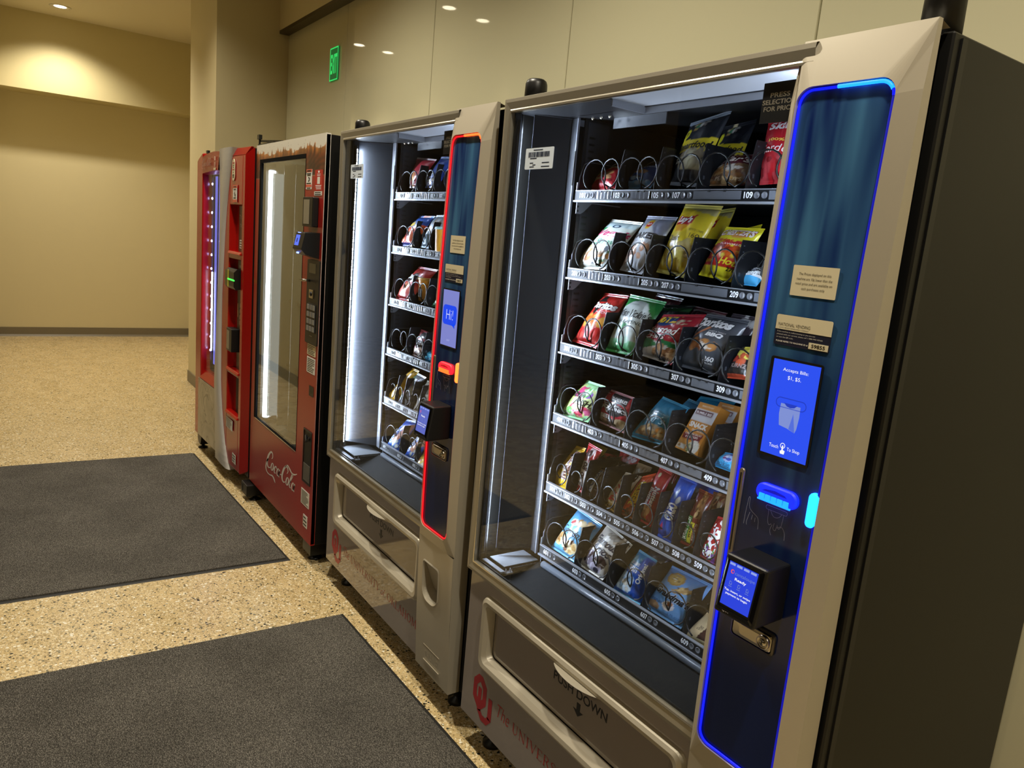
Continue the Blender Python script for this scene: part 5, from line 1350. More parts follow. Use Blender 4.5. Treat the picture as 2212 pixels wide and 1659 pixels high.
class Pack:
    def __init__(s, q, T, seed, crumple=1.0, flat=False):
        s.bl, s.br, s.tl, s.tr = [np.array(p) for p in q]
        n = np.cross(s.br - s.bl, s.tl - s.bl); s.n = n / np.linalg.norm(n)
        if s.n[1] > 0: s.n = -s.n
        s.T = T; rr = random.Random(seed); s.cr = crumple
        s.k = [(rr.uniform(3, 9), rr.uniform(3, 9), rr.uniform(0, 6.3), rr.uniform(.5, 1)) for _ in range(5)]
        s.ph = rr.uniform(0, 6.3)
    def B(s, u, v):
        a = np.clip(4 * u * (1 - u), 0, 1); vv = np.clip((v - .055) / .89, 0, 1); b = np.clip(4 * vv * (1 - vv), 0, 1)
        h = s.T * a ** .6 * b ** .55
        c = 0
        for ku, kv, ph, am in s.k: c = c + am * (np.abs(np.sin(ku * u + kv * v + ph)) - .5)
        edge = np.clip(b * 3, 0, 1) * np.clip(a * 3, 0, 1)
        # gathers that run out of the seals
        g = (.6 * np.sin(u * 38 + s.ph) + .4 * np.sin(u * 61 + 2 * s.ph)) * (np.exp(-vv * 9) + np.exp(-(1 - vv) * 9)) * np.clip(b * 8, 0, 1)
        return h + .0011 * s.cr * c * edge + .0011 * s.cr * g
    def P(s, u, v, off=0.0, back=False):
        u = np.asarray(u, float); v = np.asarray(v, float)
        p = (s.bl * (1 - u)[:, None] + s.br * u[:, None]) * (1 - v)[:, None] + (s.tl * (1 - u)[:, None] + s.tr * u[:, None]) * v[:, None]
        b = s.B(u, v)
        return p + s.n * ((-b * .55 if back else b) + off)[:, None]

def pack(key, name, label, ops, texts=(), T=.017, root=None, group='snack packs on the shelves of the nearest machine', cat='snack', nu=34, nv=46, seal=None, seed=None, crumple=1.0):
    q = np.array(Q[key]).reshape(4, 3); q = q + np.array([root.location[0], root.location[1], 0])
    org = (q[0] + q[1]) / 2; q = q - org
    pk = Pack(q, T, seed if seed is not None else hash_(key), crumple)
    uu, vv = np.meshgrid(np.linspace(0, 1, nu + 1), np.linspace(.05, .95, nv + 1)); U, V = uu.ravel(), vv.ravel()
    A = pk.P(U, V); nb = 11
    ub, vb = np.meshgrid(np.linspace(0, 1, nb + 1), np.linspace(.05, .95, nb + 1)); UB, VB = ub.ravel(), vb.ravel()
    Bk = pk.P(UB, VB, back=True)
    F = []
    for j in range(nv):
        for i in range(nu): a = j * (nu + 1) + i; F.append((a, a + 1, a + nu + 2, a + nu + 1))
    o0 = len(A)
    for j in range(nb):
        for i in range(nb): a = o0 + j * (nb + 1) + i; F.append((a, a + nb + 1, a + nb + 2, a + 1))
    mb = MB(); mb.add(list(map(tuple, A)) + list(map(tuple, Bk)), F, True)
    o = mb.build(name, M_FILM); o.location = org
    C = paint(ops, np.concatenate([U, UB]), np.concatenate([V, VB])); set_col(o, C)
    tag(o, label, cat, group)
    # crimped seals
    for v0, v1, nm in ((.0, .052, 'bottom_seal'), (.948, 1.0, 'top_seal')):
        n = 24; m = MB(); rows = []
        for k in range(4):
            v = v0 + (v1 - v0) * k / 3; u = np.linspace(0, 1, n + 1)
            rows.append([tuple(p) for p in pk.P(u, np.full(n + 1, v), 0.0008 * (k % 2))])
        for r0, r1_ in zip(rows[:-1], rows[1:]): m.strip(r1_, r0, closed=False)
        so = m.build(nm, M_FILM, o)
        if seal is not None: cs = np.tile(np.array(lin(seal)), (len(m.v), 1))
        else:
            us = np.tile(np.linspace(0, 1, n + 1), 3 * 2); cs = paint(ops, np.resize(us, len(m.v)), np.full(len(m.v), (v0 + v1) / 2))
        set_col(so, cs)
    # lettering laid on the film
    by = {}
    for t in texts:
        s, u0, u1, v0, v1, c = t[:6]; kw = dict(t[6]) if len(t) > 6 else {}
        rot = kw.pop('rot', 0); arc = kw.pop('arc', 0); sl = kw.pop('sl', 0); out = kw.pop('out', None)
        lay = [(c, kw.get('bold', 0), .0008)]
        if out: lay.insert(0, (out, kw.get('bold', 0) + .05, .0005))
        for cc, bo, off in lay:
            V2, F2, asp = text_mesh(s, bo, kw.get('shear', 0), kw.get('space', 1))
            tx_, ty_ = V2[:, 0], V2[:, 1]
            gx_ = .0 if not (out and cc == out) else .04
            tx_ = -gx_ * .25 + tx_ * (1 + gx_ * .5); ty_ = -gx_ * 1.2 + ty_ * (1 + gx_ * 2.4)
            if rot == 0: uu_ = u0 + (u1 - u0) * tx_; vv_ = v0 + (v1 - v0) * ty_ + arc * (1 - (2 * tx_ - 1) ** 2) + sl * (tx_ - .5)
            elif rot == 1: uu_ = u1 - (u1 - u0) * ty_; vv_ = v0 + (v1 - v0) * tx_
            else: uu_ = u0 + (u1 - u0) * ty_; vv_ = v1 - (v1 - v0) * tx_
            P = pk.P(np.clip(uu_, .01, .99), np.clip(vv_, .01, .99), off)
            by.setdefault(cc, MB()).add(list(map(tuple, P)), F2)
    for c, mb in by.items(): mb.build('lettering', ink(c, .3), o)
    return o
def hash_(s): return sum((i + 3) * ord(c) for i, c in enumerate(s))

CHIP = ['c98a3a', 'd9a04c', 'b9772c', 'e3b566']; NUT = ['a8713c', 'c89a5c', '7c4a22', 'd8b27c']; COOK = ['c99a5e', 'dcb680', 'a87840', 'e8cfa0']
G1 = 'snack packs on the shelves of the nearest machine'; G2 = 'snack packs on the shelves of the second machine'
S1, S2_, S3, S4, S5, S6 = 'top shelf', 'second shelf', 'third shelf', 'fourth shelf', 'fifth shelf', 'bottom shelf'
NM = ' of the nearest machine'
def P1(key, name, label, ops, texts=(), **k): return pack(key, name, label, ops, texts, root=near, group=G1, **k)
def P2_(key, name, label, ops, texts=(), **k): k.setdefault('nu', 22); k.setdefault('nv', 30); return pack(key, name, label, ops, texts, root=second, group=G2, **k)

# top shelf
P1('101', 'snack_bag', 'red and tan snack bag slumped in the first slot of the top shelf, nearest machine',
   [('f', 'b3202b'), ('s', .55, .55, .5, .3, 14, .07, .16, ['d9a878', 'c98f5c', 'e6c09a'], 3), ('b', .05, .3, 'c52a34'), ('r', .0, .16, .3, .62, 'e8d8b0'), ('s', .6, .22, .3, .12, 6, .05, .1, ['d8455a', '8f1420'], 4)],
   [('70', .02, .14, .42, .54, '8a3a2a')], T=.016, crumple=1.5)
P1('103', 'snack_bag', 'blue and silver snack bag slumped in the second slot of the top shelf, nearest machine',
   [('f', '20488f'), ('b', .0, .22, '6fa8d8', .03, 9), ('s', .45, .5, .3, .2, 9, .06, .13, ['b98a5c', '6b4630', 'd8c0a0'], 5), ('s', .7, .35, .3, .25, 12, .04, .1, ['a8c8e8', '14306a', '3a6ab8'], 6)],
   [('Crunch', .55, .98, .72, .84, '9fb8e0', dict(shear=.3, bold=.02))], T=.016, crumple=1.8)
pop = [('f', '23262e'), ('s', .35, .9, .06, .12, 6, .06, .1, ['3f8f6a', 'd8c9a0', 'b8975c'], 2), ('b', .44, .62, 'e6d032', .02, 6), ('s', .55, .3, .42, .12, 16, .10, .18, ['c9c2a0', 'e0dcc0', 'a89a74'], 8), ('s', .56, .86, .1, .035, 6, .04, .06, ['d8d2cc', 'b8a8a0', 'efe9e2'], 3), ('e', .13, .735, .12, .085, 'e6dc30'), ('b', .05, .2, '2a2d36')]
P1('105', 'popcorn_bag', 'tall black popcorn bag with yellow band on the top shelf, nearest machine', pop,
   [('Smartfood', .05, .97, .475, .575, '15160f', dict(shear=.15, bold=.02)), ('70', .07, .2, .72, .775, '1a1a14', dict(bold=.02)), ('CALORIES', .07, .2, .695, .71, '1a1a14'), ('WHITE', .04, .36, .335, .37, 'e6e2d6', dict(bold=.03)), ('CHEDDAR', .04, .38, .285, .32, 'dfe8ea', dict(bold=.03))], T=.021, seal='8d98a8')
P1('105b', 'popcorn_bag', 'black popcorn bag with yellow band standing behind the front popcorn bag', pop, [('Smartfood', .05, .97, .475, .575, '15160f', dict(shear=.15, bold=.02))], T=.016)
P1('107', 'snack_bag', 'maroon and clear nut bag in the fourth slot of the top shelf, nearest machine',
   [('f', '5c1f2a'), ('b', .0, .55, '8a6a4a', .03, 7), ('s', .5, .25, .5, .25, 30, .05, .10, NUT, 4), ('s', .45, .45, .4, .06, 8, .04, .12, ['cdb9a2', 'e6dcd0'], 2), ('b', .88, .95, '9a6a30')],
   [("Kar's", .1, .95, .6, .8, 'e9dcd4', dict(shear=.25, bold=.02)), ('PEANUTS', .3, .9, .1, .17, 'e3c9a8')], T=.018, crumple=1.6)
P1('109', 'popcorn_bag', 'tall bright red popcorn bag at the column end of the top shelf, nearest machine',
   [('f', 'b01f28'), ('s', .5, .2, .5, .2, 10, .08, .2, ['c8434a', '8f141c'], 5)],
   [('Skinny', .18, 1.4, .74, .93, 'eadfe0', dict(bold=.04)), ('100%', .3, .8, .585, .63, 'e8c84a', dict(bold=.02)), ('Garden', .0, 1.1, .42, .54, 'f0e6e2', dict(shear=.2))], T=.019)
# second shelf
P1('201', 'chip_bag', 'white green and pink veggie straw bag, first slot of second shelf, nearest machine',
   [('f', 'dfe6dc'), ('p', [(0, .34), (0, .92), (.2, .92), (.1, .34)], '3f9a5a'), ('b', .82, .96, 'cfe4e6'), ('p', [(0, .05), (.75, .05), (.35, .42), (0, .38)], 'f3efdf'), ('s', .22, .26, .2, .12, 12, .05, .12, ['f0dca0', 'eab890', 'f2ead0', 'e6a070'], 4), ('s', .75, .24, .24, .14, 14, .05, .1, ['c98a4a', '4f7a3a', '8a6a4a', 'd8d8d8', '6b7078'], 5)],
   [('Veggie', .08, 1.1, .6, .76, 'c83a6a', dict(shear=.3, bold=.02)), ('Straws', .28, 1.0, .46, .575, '4a9a78', dict(shear=.2)), ('o', .36, .6, .80, .87, '2a4a6a')], T=.02)
P1('203', 'chip_bag', 'silver white baked chip bag with small red and yellow oval badge, second shelf',
   [('f', 'ccd0d6'), ('p', [(.5, .98), (1, .98), (1, .6), (.75, .62), (.52, .8)], '8f93a8'), ('p', [(0, .98), (.5, .98), (.3, .78), (0, .8)], '9a9fb4'), ('p', [(.3, .0), (.75, .0), (.62, .35), (.4, .38)], 'b9bcc2'), ('e', .38, .82, .12, .10, 'e9c235'), ('e', .38, .815, .11, .05, 'c32a2a'), ('s', .62, .34, .3, .1, 6, .09, .15, ['cf9a78', 'dcae90', 'b8825e'], 3), ('s', .15, .2, .12, .1, 4, .08, .14, ['d8b0a0', 'e3c6b8'], 7)],
   [("Lay's", .30, .46, .795, .84, 'f2e6e0', dict(shear=.3, bold=.03)), ('BAKED', .03, .92, .55, .66, '3a3436', dict(bold=.045)), ('ORIGINAL', .22, .6, .485, .515, '8a8088'), ('Made with', .12, .5, .42, .445, '8a7f7a')], T=.02)
lay = [('f', 'e0c832'), ('g', .05, .45, 'd9b92c', 'e6d23c'), ('p', [(.2, .95), (1, .95), (1, .84), (.55, .88)], 'b8ac78'), ('e', .36, .72, .27, .17, 'f0cf2f'), ('p', [(.08, .66), (.12, .80), (.40, .78), (.62, .82), (.60, .68), (.34, .66)], 'b01c22'), ('p', [(.12, .655), (.56, .67), (.42, .56), (.22, .565)], 'e0a020'), ('s', .72, .36, .22, .06, 5, .1, .16, ['dcc676', 'e8d894'], 3), ('s', .5, .18, .4, .1, 6, .1, .2, ['e6d040', 'c9a81e', 'f0e070'], 9)]
P1('205', 'chip_bag', 'large yellow potato chip bag with red banner badge in the middle of the second shelf', lay,
   [("Lay's", .14, .57, .67, .795, 'f4ebe6', dict(shear=.3, bold=.05)), ('Classic', .10, .48, .435, .51, '3f3a1c', dict(bold=.005)), ('160', .70, .92, .50, .56, '4a4420'), ('POTATO CHIPS', .62, .94, .59, .62, '4a4420')], T=.022, seal='d9cc6a')
P1('205b', 'chip_bag', 'yellow potato chip bag half hidden behind the large yellow chip bag', lay, [("Lay's", .14, .57, .67, .795, 'f4ebe6', dict(shear=.3, bold=.05))], T=.016, seal='b8b05a')
flame = [('f', 'd9cf2c'), ('b', .33, .56, 'a83420', .03, 9), ('s', .45, .5, .5, .1, 26, .03, .10, ['c8501e', 'd9a02a', '8a2418'], 5), ('b', .2, .42, 'b32a22'), ('s', .6, .42, .4, .05, 20, .03, .08, ['e0c23a', 'c85a1e'], 6), ('p', [(.12, .56), (.95, .64), (.97, .71), (.12, .62)], 'b3262c'), ('e', .6, .80, .2, .06, 'd99a4a')]
P1('207', 'fries_bag', 'yellow and red hot fries bag in the fourth slot of the second shelf',
   flame, [("CHESTER'S", .05, .92, .79, .93, 'f0e4e2', dict(bold=.05, shear=.1, out='8a1a22')), ('Fries', .12, .6, .64, .72, 'b02a1c', dict(bold=.03, shear=.2)), ('FLAVORED', .3, .85, .59, .625, 'f0dcd8'), ("Flamin'", .02, .4, .25, .33, 'e8c832', dict(shear=.2)), ('Hot', .52, .94, .24, .36, 'd9c02a', dict(shear=.2, bold=.03)), ('270', .78, .98, .145, .215, '1c1a10', dict(bold=.03))], T=.021)
P1('207b', 'fries_bag', 'yellow fries bag corner behind the hot fries bag on the second shelf', flame, T=.01)
P1('209', 'snack_bag', 'low black and cyan snack pack by the column on the second shelf',
   [('f', '22242c'), ('b', .0, .33, '4aa8dc'), ('b', .33, .44, 'e0e4ea'), ('s', .5, .65, .5, .25, 8, .06, .16, ['d8dce2', '6a6e7a'], 3)], [('280', .3, .8, .36, .55, 'e6ecf0', dict(bold=.03)), ('Spicy', .4, 1.0, .6, .78, 'e8e4ea', dict(shear=.2))], T=.014)
# third shelf
dor = [('f', 'bf2a24'), ('p', [(.10, .80), (.28, .97), (.55, .80)], '232021'), ('p', [(.2, .70), (.56, .80), (.32, .50)], '1f1c1d'), ('s', .45, .45, .38, .09, 9, .10, .2, ['d9862c', 'e6a446', 'c96a1e'], 4), ('s', .4, .2, .3, .14, 8, .06, .16, ['d24a3c', '9c1c1a'], 6)]
P1('301', 'tortilla_chip_bag', 'red tortilla chip bag in the first slot of the third shelf, nearest machine', dor,
   [('Doritos', .0, .96, .665, .80, 'efe9e6', dict(bold=.05, shear=.2, out='1a1516')), ('NACHO', .42, .9, .58, .62, 'e8cfc8')], T=.021)
P1('301b', 'tortilla_chip_bag', 'dark red bag corner behind the red tortilla chip bag', [('f', 'a82820'), ('b', .0, .8, 'c0562c')], T=.012)
veg = [('f', '2f8f46'), ('e', .47, .5, .52, .42, 'd5dcd6'), ('p', [(0, .1), (1, .1), (1, .55), (.9, .8), (.1, .8), (0, .5)], 'd5dcd6'), ('g', .05, .22, '3fb060', '9fd8b0'), ('p', [(.55, .97), (1, .97), (1, .55), (.9, .72), (.7, .86)], '2f8a42'), ('s', .35, .44, .2, .03, 7, .05, .08, ['5aa870', '7cc08a', '3f8a58'], 3), ('e', .6, .22, .14, .06, 'c9e6d2')]
P1('303', 'chip_bag', 'green and white jalapeno chip bag in the second slot of the third shelf', veg,
   [("Miss Vickie's", .02, .96, .60, .74, '2c3030', dict(shear=.25, bold=.01)), ('JALAPENO', .16, .9, .47, .545, '3a4a40', dict(shear=.15)), ('CRISPY', .2, .5, .82, .845, '8a9a90')], T=.021, seal='3fa052')
P1('303b', 'chip_bag', 'dark green chip bag behind the green and white bag, third shelf', [('f', '2c3a30'), ('b', .86, .96, '3a7a42'), ('e', .4, .4, .45, .4, '46504a')], T=.014)
P1('303c', 'snack_bag', 'dark maroon bag lying at the back of the third shelf', [('f', '4a1a20'), ('s', .5, .6, .5, .3, 9, .06, .2, ['6a2028', '2c1014', '8a7a80'], 3)], T=.012)
ritz = [('f', 'a82432'), ('b', .0, .36, 'd0cac2', .03, 7), ('p', [(0, .40), (.32, .36), (.55, .26), (.2, .16), (0, .22)], '3f7a4a'), ('p', [(.5, .40), (1, .34), (1, .26), (.6, .30)], '2f7a45'), ('s', .66, .16, .3, .1, 14, .06, .10, ['c8986a', 'b07c50', 'dcb48c', '8a5a3a'], 4), ('e', .33, .82, .24, .15, '22407c'), ('s', .74, .80, .14, .06, 7, .03, .06, ['d8c4a8', 'b89878'], 5)]
P1('305', 'cracker_chip_bag', 'red toasted cracker chip bag with blue round badge, middle of the third shelf', ritz,
   [('RITZ', .08, .60, .75, .92, 'f0c832', dict(bold=.05, out='22407c')), ('Toasted', .03, .78, .50, .66, 'f3ece6', dict(shear=.2, bold=.02)), ('CHIPS', .06, .6, .385, .48, 'f3ece6', dict(bold=.03)), ('NET WT', .5, .9, .06, .095, '4a4444')], T=.022)
P1('305b', 'cracker_chip_bag', 'maroon bag edge behind the cracker chip bag and grey tortilla chip bag', [('f', '5c1c26'), ('b', .93, .96, 'b8b0ac')], T=.013)
bbq = [('f', '50535a'), ('g', .05, .5, '3c3e42', '565960'), ('p', [(.0, .72), (.32, .98), (.5, .7), (.2, .58)], '43464c'), ('p', [(.02, .62), (.14, .80), (.17, .78), (.05, .60)], 'd9d4d0'), ('p', [(.12, .58), (.42, .78), (.44, .74), (.14, .55)], 'c87a4a'), ('s', .4, .43, .3, .06, 10, .09, .17, ['b8763a', 'c98c50', '9a5a2a'], 4), ('p', [(.36, .50), (.62, .40), (.7, .38), (.5, .34), (.4, .44)], 'e0d6cc')]
P1('307', 'tortilla_chip_bag', 'dark grey barbecue tortilla chip bag in the fourth slot of the third shelf', bbq,
   [('Doritos', -.06, .82, .75, .92, 'ece9e8', dict(bold=.055, shear=.2, out='1c1d20')), ('SWEET & TANGY', .42, .8, .665, .69, 'cfccca'), ('BBQ', .4, .78, .575, .655, 'eceae8', dict(bold=.05, shear=.15)), ('260', .62, .84, .175, .255, 'dcdada', dict(bold=.03)), ('CALORIES', .64, .84, .135, .16, 'dcdada')], T=.022)
P1('307b', 'tortilla_chip_bag', 'grey bag edge behind the grey barbecue tortilla chip bag', [('f', '4a4048'), ('s', .5, .9, .5, .06, 4, .1, .2, ['7a2a34', 'dcd8d6'], 2)], T=.013)
P1('309', 'snack_bag', 'black bag with yellow and red print by the column on the third shelf', [('f', '2a2522'), ('e', .7, .85, .6, .3, 'd9cc5a'), ('s', .5, .55, .45, .15, 8, .1, .2, ['c85a3a', 'a83a28', '3a2a22'], 3), ('b', .0, .12, 'b04a30')], [('BURNZ', .2, .9, .28, .4, '8a7a78', dict(bold=.03))], T=.018)
# fourth shelf
P1('401', 'candy_bag', 'multicoloured fruit candy bag with green edges in the first slot of the fourth shelf',
   [('f', 'd8e6a0'), ('b', .0, .14, '9fe0a0'), ('b', .8, .96, 'a8dca0'), ('p', [(0, .2), (.2, .2), (.35, .9), (0, .9)], 'b8c87a'), ('s', .4, .68, .35, .14, 16, .10, .2, ['3f7ad0', 'e8d84a', 'd8487a', '9a5ac0', '6ac05a', 'f0b0c8'], 4), ('s', .6, .22, .35, .12, 14, .08, .16, ['e86a9a', 'd83a5a', 'f0e68a', '7ac86a', 'f6f0d0'], 5)],
   [('SOUR', .08, .62, .52, .66, '1e2416', dict(shear=.3, bold=.02)), ('PUSHA', .36, 1.05, .34, .5, '1e2416', dict(shear=.3, bold=.02))], T=.018, seal='a5e0a8')
P1('403', 'jerky_bag', 'red beef jerky pouch with black calorie panel in the second slot of the fourth shelf',
   [('f', 'b02430'), ('r', .34, .84, .66, .95, '1c1a1e'), ('e', .59, .9, .03, .035, '000000'), ('p', [(.18, .62), (.5, .66), (.84, .58), (.86, .42), (.6, .28), (.3, .34)], '2a2426'), ('p', [(.2, .6), (.5, .63), (.82, .56), (.5, .57)], 'c9c0bc'), ('p', [(.0, .05), (.75, .05), (.62, .22), (.3, .28), (.0, .22)], '4a3328'), ('p', [(.60, .22), (.78, .30), (1, .30), (1, .0), (.7, .0)], 'b09a78'), ('s', .2, .18, .22, .1, 8, .06, .14, ['8a6a50', 'cbb9a6', '5c3c2c'], 3), ('p', [(.08, .7), (.12, .86), (.2, .6), (.34, .36), (.28, .34)], 'e6e0de')],
   [('70 CALORIES', .37, .82, .72, .82, 'f0ecea', dict(bold=.02)), ("JACK LINK'S", .05, .92, .42, .55, 'f3f0ee', dict(bold=.045, out='231c1d')), ('PROTEIN', .04, .26, .86, .89, 'e0c8c8'), ('BEEF', .10, .5, .2, .3, 'd8d2cc', dict(bold=.02))], T=.016, seal='b98a8c')
teal = [('f', '2a86a8'), ('g', .5, .95, '2f8fb2', '2a7fa6'), ('e', .42, .5, .40, .2, '2c6a80'), ('p', [(.1, .05), (1, .05), (1, .34), (.55, .40), (.2, .28)], '9a8468'), ('s', .55, .2, .4, .13, 20, .06, .12, ['c8a878', 'e0d6c4', '8a6a48', 'd98a3a', 'b9b0a4'], 4), ('b', .05, .1, '3aa2c4')]
P1('405', 'trail_mix_bag', 'teal trail mix bag in the middle slot of the fourth shelf', teal, [("Kar's", .12, .78, .42, .6, 'a8c4cc', dict(shear=.2)), ('SWEET N SALTY', .3, .78, .63, .66, '9fc0cc')], T=.019, seal='3488a8')
P1('405b', 'trail_mix_bag', 'teal trail mix bag corner behind the front teal bag', teal, T=.012, seal='2f7f9c')
P1('405c', 'trail_mix_bag', 'teal trail mix bag behind the two orange snack cartons', teal, T=.012, seal='2f7f9c')
P1('409', 'snack_bag', 'small light blue pack lying by the column on the fourth shelf', [('f', '3f9fd0'), ('e', .6, .66, .25, .3, '8aa0c8'), ('s', .6, .66, .2, .2, 8, .06, .12, ['3a4a9a', 'c8d0e8', '7a3a6a'], 3)], [('cookie', .1, .8, .12, .38, '1f4a78', dict(shear=.2))], T=.016)
def carton(key, label, faces, texts, depth=.034):
    q = np.array(Q[key]).reshape(4, 3); org = (q[0] + q[1]) / 2; q = q - org
    pk = Pack(q, 0.0, 3, 0.0); n = pk.n; bk = [p - n * depth for p in (pk.bl, pk.br, pk.tr, pk.tl)]; fr_ = [pk.bl, pk.br, pk.tr, pk.tl]
    t = MB(); nu, nv = 26, 44
    uu, vv = np.meshgrid(np.linspace(0, 1, nu + 1), np.linspace(0, 1, nv + 1)); A = pk.P(uu.ravel(), vv.ravel())
    t.add(list(map(tuple, A)), [(j * (nu + 1) + i, j * (nu + 1) + i + 1, (j + 1) * (nu + 1) + i + 1, (j + 1) * (nu + 1) + i) for j in range(nv) for i in range(nu)])
    for i in range(4):
        a, b = fr_[i], fr_[(i + 1) % 4]; c, d = bk[(i + 1) % 4], bk[i]; t.face([tuple(a), tuple(d), tuple(c), tuple(b)])
    t.face([tuple(p) for p in bk[::-1]])
    o = t.build('snack_carton', M_MATTE); o.location = org; tag(o, label, 'snack', G1)
    C = np.tile(np.array(lin('c88438')), (len(t.v), 1)); C[:len(A)] = paint(faces, uu.ravel(), vv.ravel()); set_col(o, C)
    by = {}
    for s, u0, u1, v0, v1, c, kw in texts:
        V2, F2, _ = text_mesh(s, kw.get('bold', 0), kw.get('shear', 0))
        sl = kw.get('sl', 0)
        P = pk.P(u0 + (u1 - u0) * V2[:, 0], v0 + (v1 - v0) * V2[:, 1] + sl * V2[:, 0], .0005); by.setdefault(c, MB()).add(list(map(tuple, P)), F2)
    for c, mb in by.items(): mb.build('lettering', ink(c, .35), o)
    return o
bb = [('f', 'cf8a3a'), ('b', .62, .88, 'd9d6d8'), ('r', .04, .86, .74, .85, 'c6bcc0'), ('r', .07, .83, .755, .845, '5c1f2c'), ('p', [(.03, .34), (.9, .40), (.86, .22), (.05, .24)], '7a2430'), ('b', .0, .22, 'd89a50'), ('r', .0, .42, .04, .13, 'e3ddd2'), ('e', .72, .12, .26, .14, 'ddd6c8'), ('s', .72, .12, .2, .1, 9, .05, .1, ['efe8dc', 'c9b898', '8aa060'], 3), ('e', .12, .085, .06, .03, 'b98a50')]
bt = [('READY-TO-EAT', .2, .75, .92, .955, 'f0dcc0', dict(bold=.02)), ('BUMBLE BEE', .10, .80, .775, .825, 'efe6e6', dict(bold=.03)), ('SNACK', .08, .90, .49, .60, 'f4efe8', dict(bold=.05)), ('ON THE RUN!', .3, .88, .425, .465, 'f0e6da', dict(bold=.02)), ('CHICKEN SALAD', .1, .84, .325, .365, 'f0e6da', dict(bold=.02, sl=.03)), ('& CRACKERS', .18, .74, .265, .305, 'f0e6da', dict(bold=.02, sl=.03))]
carton('407', 'orange and white snack carton standing in the fourth slot of the fourth shelf', bb, bt, .036)
carton('407b', 'orange and white snack carton standing behind the front orange carton', bb, bt, .03)
# fifth shelf
P1('501', 'candy_pack', 'yellow peanut candy pack in the first slot of the fifth shelf', [('f', 'e3b622'), ('b', .82, .93, 'e8cc4a'), ('s', .8, .86, .18, .05, 4, .08, .14, ['e8d878', 'd8a020'], 2), ('b', .0, .12, 'e8bc2a')],
   [("m&m's", .34, .88, .2, .88, '5a3018', dict(rot=1, bold=.05, out='efe6da'))], T=.013)
P1('501b', 'candy_pack', 'yellow candy pack standing behind the red and white pack, fifth shelf', [('f', 'dcb028'), ('s', .5, .85, .4, .08, 6, .06, .12, ['a8a8b8', 'e8cc4a'], 2)], T=.012)
kit = [('f', 'b8242c'), ('p', [(.0, .05), (1, .05), (1, .5), (.6, .66), (0, .6)], 'e6dcd4'), ('b', .0, .12, 'b8303c'), ('p', [(.35, .95), (.75, .95), (.6, .7), (.5, .62)], 'e0c4c4'), ('s', .6, .78, .3, .1, 6, .06, .14, ['e8d8d6', '7a1820', '6a2a1c'], 3)]
P1('502', 'candy_bar', 'red and white candy bar with brown letters in the second slot of the fifth shelf', kit, [('2 to go', .15, .85, .12, .62, '3c1e18', dict(rot=1, bold=.03)), ('S', .2, .6, .74, .9, '40181a', dict(rot=1, bold=.05))], T=.012)
P1('502b', 'candy_bar', 'red candy bar behind the red and white candy bar', [('f', 'a02228'), ('s', .5, .85, .45, .1, 9, .06, .16, ['e0b8b4', '2c1614', 'c83a3c'], 4)], [('S', .1, .6, .8, .93, '1c1010', dict(bold=.05))], T=.01)
P1('502c', 'candy_bar', 'red candy pack with white script at the back of the fifth shelf', [('f', 'b8222e'), ('s', .55, .85, .4, .1, 8, .04, .12, ['e8c8ca', '7a141c', 'd8485a'], 5)], [('Wy', .5, .95, .8, .93, 'f0dcdc', dict(bold=.03))], T=.01)
P1('503', 'candy_bar', 'dark brown candy bar with blue and white letters in third slot of fifth shelf', [('f', '35211f'), ('b', .0, .1, '4a3a38'), ('r', .0, .5, .08, .95, 'd8dde8'), ('b', .9, .97, 'a89080')],
   [('SNICKERS', .05, .42, .10, .93, '26408f', dict(rot=1, bold=.05, shear=.1)), ('2 BARS', .62, .78, .3, .6, '8a7a76', dict(rot=1))], T=.012)
P1('503b', 'candy_bar', 'dark brown candy wrapper behind the dark brown candy bar', [('f', '3a2622'), ('s', .5, .8, .4, .14, 8, .06, .14, ['8a7a72', 'c8bcb4', '241614'], 3)], T=.01)
P1('504', 'candy_bar', 'cream and gold candy bar with red letters in the fourth slot of the fifth shelf', [('f', 'd8cbb2'), ('b', .0, .16, 'b89a5c'), ('s', .5, .85, .5, .12, 12, .06, .16, ['e8e0d2', 'a8885c', '5c4434', 'f6f2ea'], 4), ('s', .3, .15, .3, .1, 6, .06, .14, ['8a6a34', 'efe6d0'], 5)],
   [('TWIX', .28, .8, .2, .66, 'b82430', dict(rot=1, bold=.06))], T=.012)
P1('504b', 'candy_bar', 'gold wrapper behind the cream candy bar on the fifth shelf', [('f', '8a7050'), ('s', .5, .7, .45, .25, 12, .06, .16, ['d8c8a8', '3c2c20', 'efe8da'], 6)], T=.01)
P1('505', 'candy_bar', 'orange peanut butter cup pack with yellow letters in the fifth slot of the fifth shelf', [('f', 'cf4a22'), ('b', .0, .08, '8a2c18'), ('s', .65, .14, .3, .1, 8, .08, .18, ['e8d0b8', '5a2a1c', 'f0e6da', '8a4a2c'], 3), ('b', .9, .96, 'b8381c')],
   [("REESE'S", .3, .78, .25, .82, 'f0cc2a', dict(rot=1, bold=.06, shear=.15, out='4a1c14'))], T=.012)
nut = [('f', 'b32430'), ('p', [(.26, .28), (.82, .28), (.82, .68), (.26, .68)], '4a2a6a'), ('f', 'b32430'), ('e', .45, .22, .27, .095, 'c08a58'), ('s', .45, .22, .2, .07, 12, .015, .1, ['a87444', 'd0a070', '8f5c34'], 3), ('e', .38, .86, .1, .04, 'd8d0a8'), ('b', .0, .07, 'a02030')]
P1('506', 'cookie_pack', 'red peanut butter cookie pack in the sixth slot of the fifth shelf', nut, [('Nutter', .54, .84, .30, .66, 'efe6ea', dict(rot=-1, bold=.04, out='3a2a78')), ('Butter', .26, .54, .30, .62, 'efe6ea', dict(rot=-1, bold=.04, out='3a2a78')), ('NEW', .5, .62, .06, .13, 'e8c83a', dict(rot=1))], T=.015)
